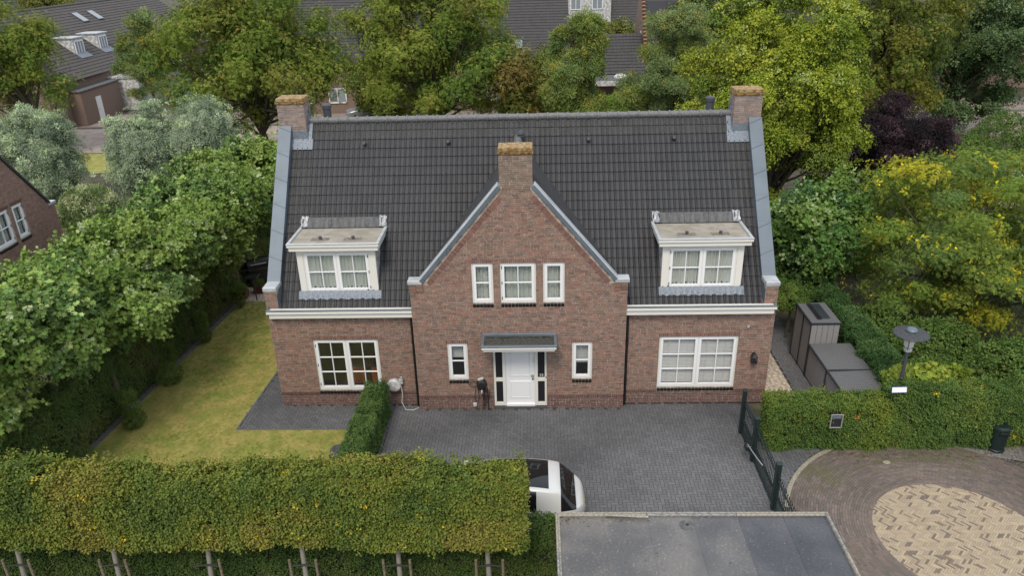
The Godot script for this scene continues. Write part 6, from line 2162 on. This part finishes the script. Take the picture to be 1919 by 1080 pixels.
func make_materials():
	T.grain = noise_tex(0.06, 4, 0.72, 1.0, 1, 256)
	T.coarse = noise_tex(0.012, 5, 0.7, 1.0, 2, 512, 1.6)
	T.soft = noise_tex(0.01, 4, 0.86, 1.0, 4, 256)
	T.fine = noise_tex(0.25, 3, 0.8, 1.0, 3, 256)
	T.lichen = two_tone(0.016, Color(0.08, 0.055, 0.03), Color(0.34, 0.2, 0.05), 5, Color(0.05, 0.04, 0.03), 0.42, 512, 3.5)
	T.lichen2 = two_tone(0.016, Color(0.24, 0.13, 0.03), Color(0.42, 0.31, 0.17), 6, Color(0.08, 0.06, 0.045), 0.4, 512, 3.5)
	T.old = two_tone(0.02, Color(0.9, 0.9, 0.9), Color(1, 1, 1), 8, Color(1, 1, 1), 0.0)
	T.tile = two_tone(0.015, Color(0.041, 0.042, 0.049), Color(0.057, 0.058, 0.067), 9, Color(0.13, 0.13, 0.125), 0.25)
	T.tile_old = two_tone(0.02, Color(0.044, 0.0445, 0.049), Color(0.07, 0.07, 0.074), 10, Color(0.4, 0.39, 0.35), 0.33)
	T.ridge = two_tone(0.02, Color(0.09, 0.093, 0.102), Color(0.15, 0.153, 0.163), 11, Color(0.4, 0.39, 0.35), 0.32)
	T.felt = two_tone(0.0045, Color(0.09, 0.09, 0.094), Color(0.15, 0.142, 0.137), 12, Color(0.3, 0.28, 0.26), 0.22, 1024, 2.0)
	T.tan = two_tone(0.008, Color(0.25, 0.225, 0.185), Color(0.33, 0.3, 0.255), 13, Color(0.2, 0.17, 0.13), 0.22)
	T.gut = two_tone(0.012, Color(0.07, 0.066, 0.055), Color(0.2, 0.18, 0.155), 14, Color(0.04, 0.045, 0.02), 0.3)
	T.lawn = two_tone(0.012, Color(0.2, 0.23, 0.045), Color(0.33, 0.28, 0.085), 15, Color(0.2, 0.17, 0.07), 0.3)
	T.soil = two_tone(0.02, Color(0.05, 0.045, 0.03), Color(0.085, 0.08, 0.05), 16, Color(0.06, 0.08, 0.02), 0.3)
	T.wood = two_tone(0.02, Color(0.22, 0.2, 0.165), Color(0.36, 0.33, 0.28), 17, Color(0.1, 0.09, 0.07), 0.3)
	T.street = two_tone(0.01, Color(0.26, 0.205, 0.175), Color(0.33, 0.27, 0.235), 18, Color(0.2, 0.16, 0.14), 0.25)
	T.gravel = two_tone(0.12, Color(0.13, 0.125, 0.115), Color(0.25, 0.24, 0.22), 19, Color(0.35, 0.33, 0.3), 0.3)
	T.lead = two_tone(0.02, Color(0.12, 0.145, 0.18), Color(0.21, 0.24, 0.285), 20, Color(0.34, 0.36, 0.39), 0.2)
	T.bark = two_tone(0.05, Color(0.06, 0.05, 0.035), Color(0.12, 0.1, 0.075), 21, Color(0.1, 0.12, 0.06), 0.25)
	T.pale = two_tone(0.05, Color(0.2, 0.185, 0.15), Color(0.33, 0.31, 0.27), 22, Color(0.1, 0.09, 0.07), 0.25)
	T.kerb = two_tone(0.03, Color(0.2, 0.18, 0.14), Color(0.34, 0.31, 0.25), 23, Color(0.14, 0.15, 0.07), 0.28)
	M.brick = vmat(0.92, T.grain, 0.35)
	M.mortar = mat(0.56, 0.47, 0.405, 0.95, T.coarse, 1.5)
	M.brick_plain = mat(0.34, 0.22, 0.17, 0.92, T.grain, 0.5)
	M.brick_far = mat(0.3, 0.21, 0.175, 0.92, T.grain, 0.8)
	M.paver = vmat(0.85, T.grain, 0.3)
	M.slab = vmat(0.85, T.coarse, 0.9)
	M.tile = vmat(0.6, T.tile, 1.1)
	M.tile_old = vmat(0.7, T.tile_old, 1.1)
	M.tile_plain = mat(0.055, 0.055, 0.058, 0.6, T.grain, 0.5)
	M.tile_far = vmat(0.75)
	M.tile_far.albedo_color = lin(0.05, 0.047, 0.047)
	M.tile_brown = vmat(0.75)
	M.tile_brown.albedo_color = lin(0.07, 0.062, 0.058)
	M.ridge = mat(1, 1, 1, 0.55, T.ridge, 1.4)
	M.deck = mat(0.03, 0.03, 0.032, 0.9)
	M.lichen = mat(1, 1, 1, 0.95, T.lichen, 1.1)
	M.lichen_top = mat(1, 1, 1, 0.95, T.lichen2, 1.2)
	M.zinc = mat(0.145, 0.182, 0.222, 0.5, T.soft, 2.6, 0.15)
	M.zinc_pale = mat(0.5, 0.525, 0.55, 0.5, T.soft, 1.4, 0.1)
	M.lead = mat(1, 1, 1, 0.55, T.lead, 0.8, 0.15)
	M.lead_bright = mat(0.33, 0.355, 0.39, 0.4, T.coarse, 0.4, 0.3)
	M.white = mat(0.8, 0.81, 0.83, 0.4)
	M.cream = mat(0.72, 0.705, 0.66, 0.45)
	M.cheek = mat(0.6, 0.61, 0.6, 0.5, T.coarse, 1.5)
	M.white_soft = mat(0.72, 0.72, 0.71, 0.55, T.coarse, 2.0)
	M.white_roof = mat(0.7, 0.7, 0.69, 0.7, T.coarse, 3.0)
	M.plaster = mat(0.32, 0.3, 0.25, 0.9)
	M.plaster_pale = mat(0.55, 0.5, 0.42, 0.9, T.coarse, 2.0)
	M.wood = mat(0.2, 0.12, 0.06, 0.6, T.grain, 0.5)
	M.orange = mat(0.36, 0.1, 0.02, 0.7)
	M.curtain = mat(0.62, 0.66, 0.61, 0.95)
	M.curtain.backlight_enabled = true
	M.curtain.backlight = Color(0.2, 0.2, 0.2)
	M.slat = mat(0.74, 0.75, 0.74, 0.5)
	M.roller = mat(0.6, 0.63, 0.62, 0.9)
	M.glass = mat(0.05, 0.06, 0.06, 0.02)
	M.glass.transparency = BaseMaterial3D.TRANSPARENCY_ALPHA
	M.glass.albedo_color.a = 0.1
	M.glass.metallic_specular = 0.6
	M.glass_dark = mat(0.018, 0.018, 0.022, 0.06)
	M.mirror_glass = mat(0.25, 0.28, 0.31, 0.05)
	M.glazed = mat(0.012, 0.012, 0.012, 0.15)
	M.iron = mat(0.015, 0.016, 0.018, 0.5)
	M.iron_gloss = mat(0.015, 0.016, 0.018, 0.25)
	M.iron_soft = mat(0.05, 0.055, 0.065, 0.6)
	M.steel = mat(0.5, 0.5, 0.5, 0.3, null, 1.0, 0.7)
	M.pipe = mat(0.009, 0.009, 0.01, 0.45)
	M.stone_dark = mat(0.09, 0.09, 0.095, 0.8, T.grain, 0.4)
	M.stone_edge = mat(0.16, 0.155, 0.145, 0.9, T.grain, 0.4)
	M.felt_tan = mat(1, 1, 1, 0.95, T.tan, 2.6)
	M.felt_patch = mat(0.25, 0.225, 0.19, 0.95, T.coarse, 0.7)
	M.felt_grey = mat(0.15, 0.153, 0.155, 0.9, T.coarse, 1.2)
	M.garage_felt = mat(1, 1, 1, 0.5, T.felt, 7.0)
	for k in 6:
		var q: Array = [[0.95, 0.93, 0.92], [1.0, 0.98, 0.97], [0.98, 0.98, 0.98], [0.86, 0.87, 0.9], [0.58, 0.62, 0.7], [0.5, 0.54, 0.63]][k]  # pale left to dark blue right: sky reflection put into the felt colour
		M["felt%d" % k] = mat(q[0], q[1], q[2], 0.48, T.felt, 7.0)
	M.gutter = mat(1, 1, 1, 0.95, T.gut, 1.3)
	M.moss_bed = mat(0.085, 0.085, 0.072, 0.9, T.coarse, 0.6)
	M.lawn = mat(1, 1, 1, 1.0, T.lawn, 5.0)
	M.soil = mat(1, 1, 1, 1.0, T.soil, 6.0)
	M.joint = mat(0.07, 0.068, 0.066, 0.95, T.grain, 0.5)
	M.joint_brown = mat(0.11, 0.095, 0.08, 0.95, T.grain, 0.5)
	M.kerb = mat(0.17, 0.17, 0.17, 0.9, T.grain, 0.5)
	M.kerb_moss = mat(1, 1, 1, 0.95, T.kerb, 0.8)
	M.kerb_sand = mat(0.42, 0.38, 0.29, 0.9, T.coarse, 0.5)
	M.gravel = mat(1, 1, 1, 0.95, T.gravel, 1.0)
	M.street = mat(1, 1, 1, 0.9, T.street, 7.0)
	M.street2 = mat(0.85, 0.85, 0.85, 0.9, T.street, 5.0)
	M.bark = mat(1, 1, 1, 0.95, T.bark, 0.8)
	M.pale_bark = mat(1, 1, 1, 0.95, T.pale, 0.5)
	M.stake = mat(0.26, 0.21, 0.14, 0.9, T.coarse, 0.6)
	M.strap = mat(0.03, 0.03, 0.03, 0.8)
	M.twig = mat(0.03, 0.033, 0.014, 1.0, T.grain, 0.4)
	M.leaf = vmat(0.7)
	M.leaf.metallic_specular = 0.22
	M.leaf.backlight_enabled = true
	M.leaf.backlight = Color(0.42, 0.5, 0.12)
	M.board_old = mat(1, 1, 1, 0.9, T.wood, 0.8)
	M.board_pale = mat(0.34, 0.33, 0.31, 0.7, T.coarse, 0.7)
	M.gate = mat(0.012, 0.024, 0.024, 0.45)
	M.shed = mat(0.32, 0.31, 0.31, 0.8, T.grain, 0.6)
	M.shed_dark = mat(0.1, 0.1, 0.1, 0.9)
	M.shed_lid = mat(0.155, 0.155, 0.16, 0.5, T.grain, 0.6)
	M.shed_edge = mat(0.02, 0.023, 0.028, 0.5)
	M.lamp_hood = mat(0.06, 0.063, 0.072, 0.6, T.coarse, 0.6)
	M.lamp_glass = mat(0.62, 0.6, 0.58, 0.25)
	M.sign_blue = mat(0.02, 0.06, 0.16, 0.4)
	M.bin_green = mat(0.008, 0.02, 0.018, 0.45)
	M.pot = mat(0.055, 0.055, 0.06, 0.55)
	M.terracotta = mat(0.17, 0.06, 0.035, 0.85, T.grain, 0.3)
	M.rust = mat(0.07, 0.045, 0.035, 0.8)
	M.solar = mat(0.012, 0.013, 0.018, 0.25)
	M.verge_red = mat(0.28, 0.14, 0.08, 0.9)
	M.car_silver = mat(0.6, 0.6, 0.59, 0.28, null, 1.0, 0.2)
	M.car_silver.clearcoat_enabled = true
	M.car_white = mat(0.78, 0.78, 0.78, 0.3)
	M.car_grey = mat(0.25, 0.26, 0.27, 0.3, null, 1.0, 0.4)
	M.car_glass = mat(0.008, 0.009, 0.01, 0.04)
	M.car_trim = mat(0.012, 0.012, 0.013, 0.35)
	M.tyre = mat(0.012, 0.012, 0.012, 0.9)
	M.tail = mat(0.05, 0.006, 0.006, 0.15)
	M.plate = mat(0.7, 0.5, 0.03, 0.5)
	var b := Acc.new()
	b.quad(Vector3(-0.5, -0.5, 1), Vector3(0.5, -0.5, 1), Vector3(0.5, 0.5, 1), Vector3(-0.5, 0.5, 1), Vector3(0, 0, 1))
	for q in [[Vector3(-0.5, -0.5, 0), Vector3(0.5, -0.5, 0), Vector3(0, -1, 0)], [Vector3(0.5, -0.5, 0), Vector3(0.5, 0.5, 0), Vector3(1, 0, 0)], [Vector3(0.5, 0.5, 0), Vector3(-0.5, 0.5, 0), Vector3(0, 1, 0)], [Vector3(-0.5, 0.5, 0), Vector3(-0.5, -0.5, 0), Vector3(-1, 0, 0)]]:
		b.quad(q[0], q[1], q[1] + Vector3(0, 0, 1), q[0] + Vector3(0, 0, 1), q[2])
	M.brick_mesh = b.mesh()
	var p := Acc.new()
	p.quad(Vector3(-0.5, 0, -0.5), Vector3(0.5, 0, -0.5), Vector3(0.5, 0, 0.5), Vector3(-0.5, 0, 0.5), Vector3.UP)
	for q in [[Vector3(-0.5, 0, -0.5), Vector3(0.5, 0, -0.5), Vector3(0, 0, -1)], [Vector3(0.5, 0, -0.5), Vector3(0.5, 0, 0.5), Vector3(1, 0, 0)], [Vector3(0.5, 0, 0.5), Vector3(-0.5, 0, 0.5), Vector3(0, 0, 1)], [Vector3(-0.5, 0, 0.5), Vector3(-0.5, 0, -0.5), Vector3(-1, 0, 0)]]:
		p.quad(q[0], q[1], q[1] + Vector3(0, -1, 0), q[0] + Vector3(0, -1, 0), q[2])
	M.paver_mesh = p.mesh()
	var pe := Acc.new()
	pe.lathe([Vector2(0, -0.5), Vector2(0.4, -0.3), Vector2(0.5, 0.05), Vector2(0.3, 0.4), Vector2(0, 0.5)], 6, Transform3D())
	M.pebble_mesh = pe.mesh()

func _ready():
	# camera
	var cam := Camera3D.new()
	cam.name = "camera"
	add_child(cam)
	var yaw := 0.0364
	var pit := 0.4265
	var rol := -0.0268
	var fw := Vector3(-sin(yaw) * cos(pit), -sin(pit), -cos(yaw) * cos(pit))
	var ri := Vector3(cos(yaw), 0, -sin(yaw))
	var up := ri.cross(fw)
	cam.transform = Transform3D(Basis(ri * cos(rol) + up * sin(rol), up * cos(rol) - ri * sin(rol), -fw), CAM)
	cam.fov = 41.956
	cam.near = 0.1
	cam.far = 1200.0
	cam.current = true
	# bright overcast sky with a veiled sun
	var env := Environment.new()
	env.background_mode = Environment.BG_SKY
	var sm := ProceduralSkyMaterial.new()
	sm.sky_top_color = Color(0.86, 0.89, 0.93)
	sm.sky_horizon_color = Color(0.83, 0.86, 0.89)
	sm.ground_horizon_color = Color(0.5, 0.5, 0.48)
	sm.ground_bottom_color = Color(0.3, 0.3, 0.28)
	sm.sky_curve = 0.2
	var sky := Sky.new()
	sky.sky_material = sm
	env.sky = sky
	env.background_energy_multiplier = 1.0
	env.tonemap_mode = Environment.TONE_MAPPER_LINEAR
	env.tonemap_exposure = 1.5
	env.sdfgi_enabled = true
	env.ssao_enabled = true
	env.ssil_enabled = true
	var we := WorldEnvironment.new()
	we.name = "world"
	we.environment = env
	add_child(we)
	var sun := DirectionalLight3D.new()
	sun.name = "sun"
	sun.light_energy = 0.5
	sun.light_angular_distance = 18.0
	sun.light_color = Color(1.0, 0.96, 0.9)
	sun.shadow_enabled = true
	add_child(sun)
	sun.look_at_from_position(Vector3(-3, 20, 15), Vector3.ZERO)
	rng.seed = 1
	make_materials()
	make_leaves()
	print("materials ", Time.get_ticks_msec())
	build_ground()
	print("ground ", Time.get_ticks_msec())
	build_house()
	print("house ", Time.get_ticks_msec())
	build_neighbour()
	build_far_houses()
	print("far ", Time.get_ticks_msec())
	build_garage()
	build_gate()
	car("silver hatchback with a dark glass roof parked behind the pleached trees", Vector3(-2.98, 0, 5.32), 0.0, M.car_silver)
	car("grey car parked below the feathery tree behind the house", Vector3(-16.5, 0, -47.0), 0.3, M.car_grey)
	car("pale car whose nose just shows beside the dark green bin", Vector3(14.86, 0, 3.6), 0.0, M.car_white)
	car("white car parked behind the honey locust on the right", Vector3(26.5, 0, -18.5), 1.2, M.car_white)
	build_things()
	print("things ", Time.get_ticks_msec())
	build_planting()
	print("planting ", Time.get_ticks_msec())
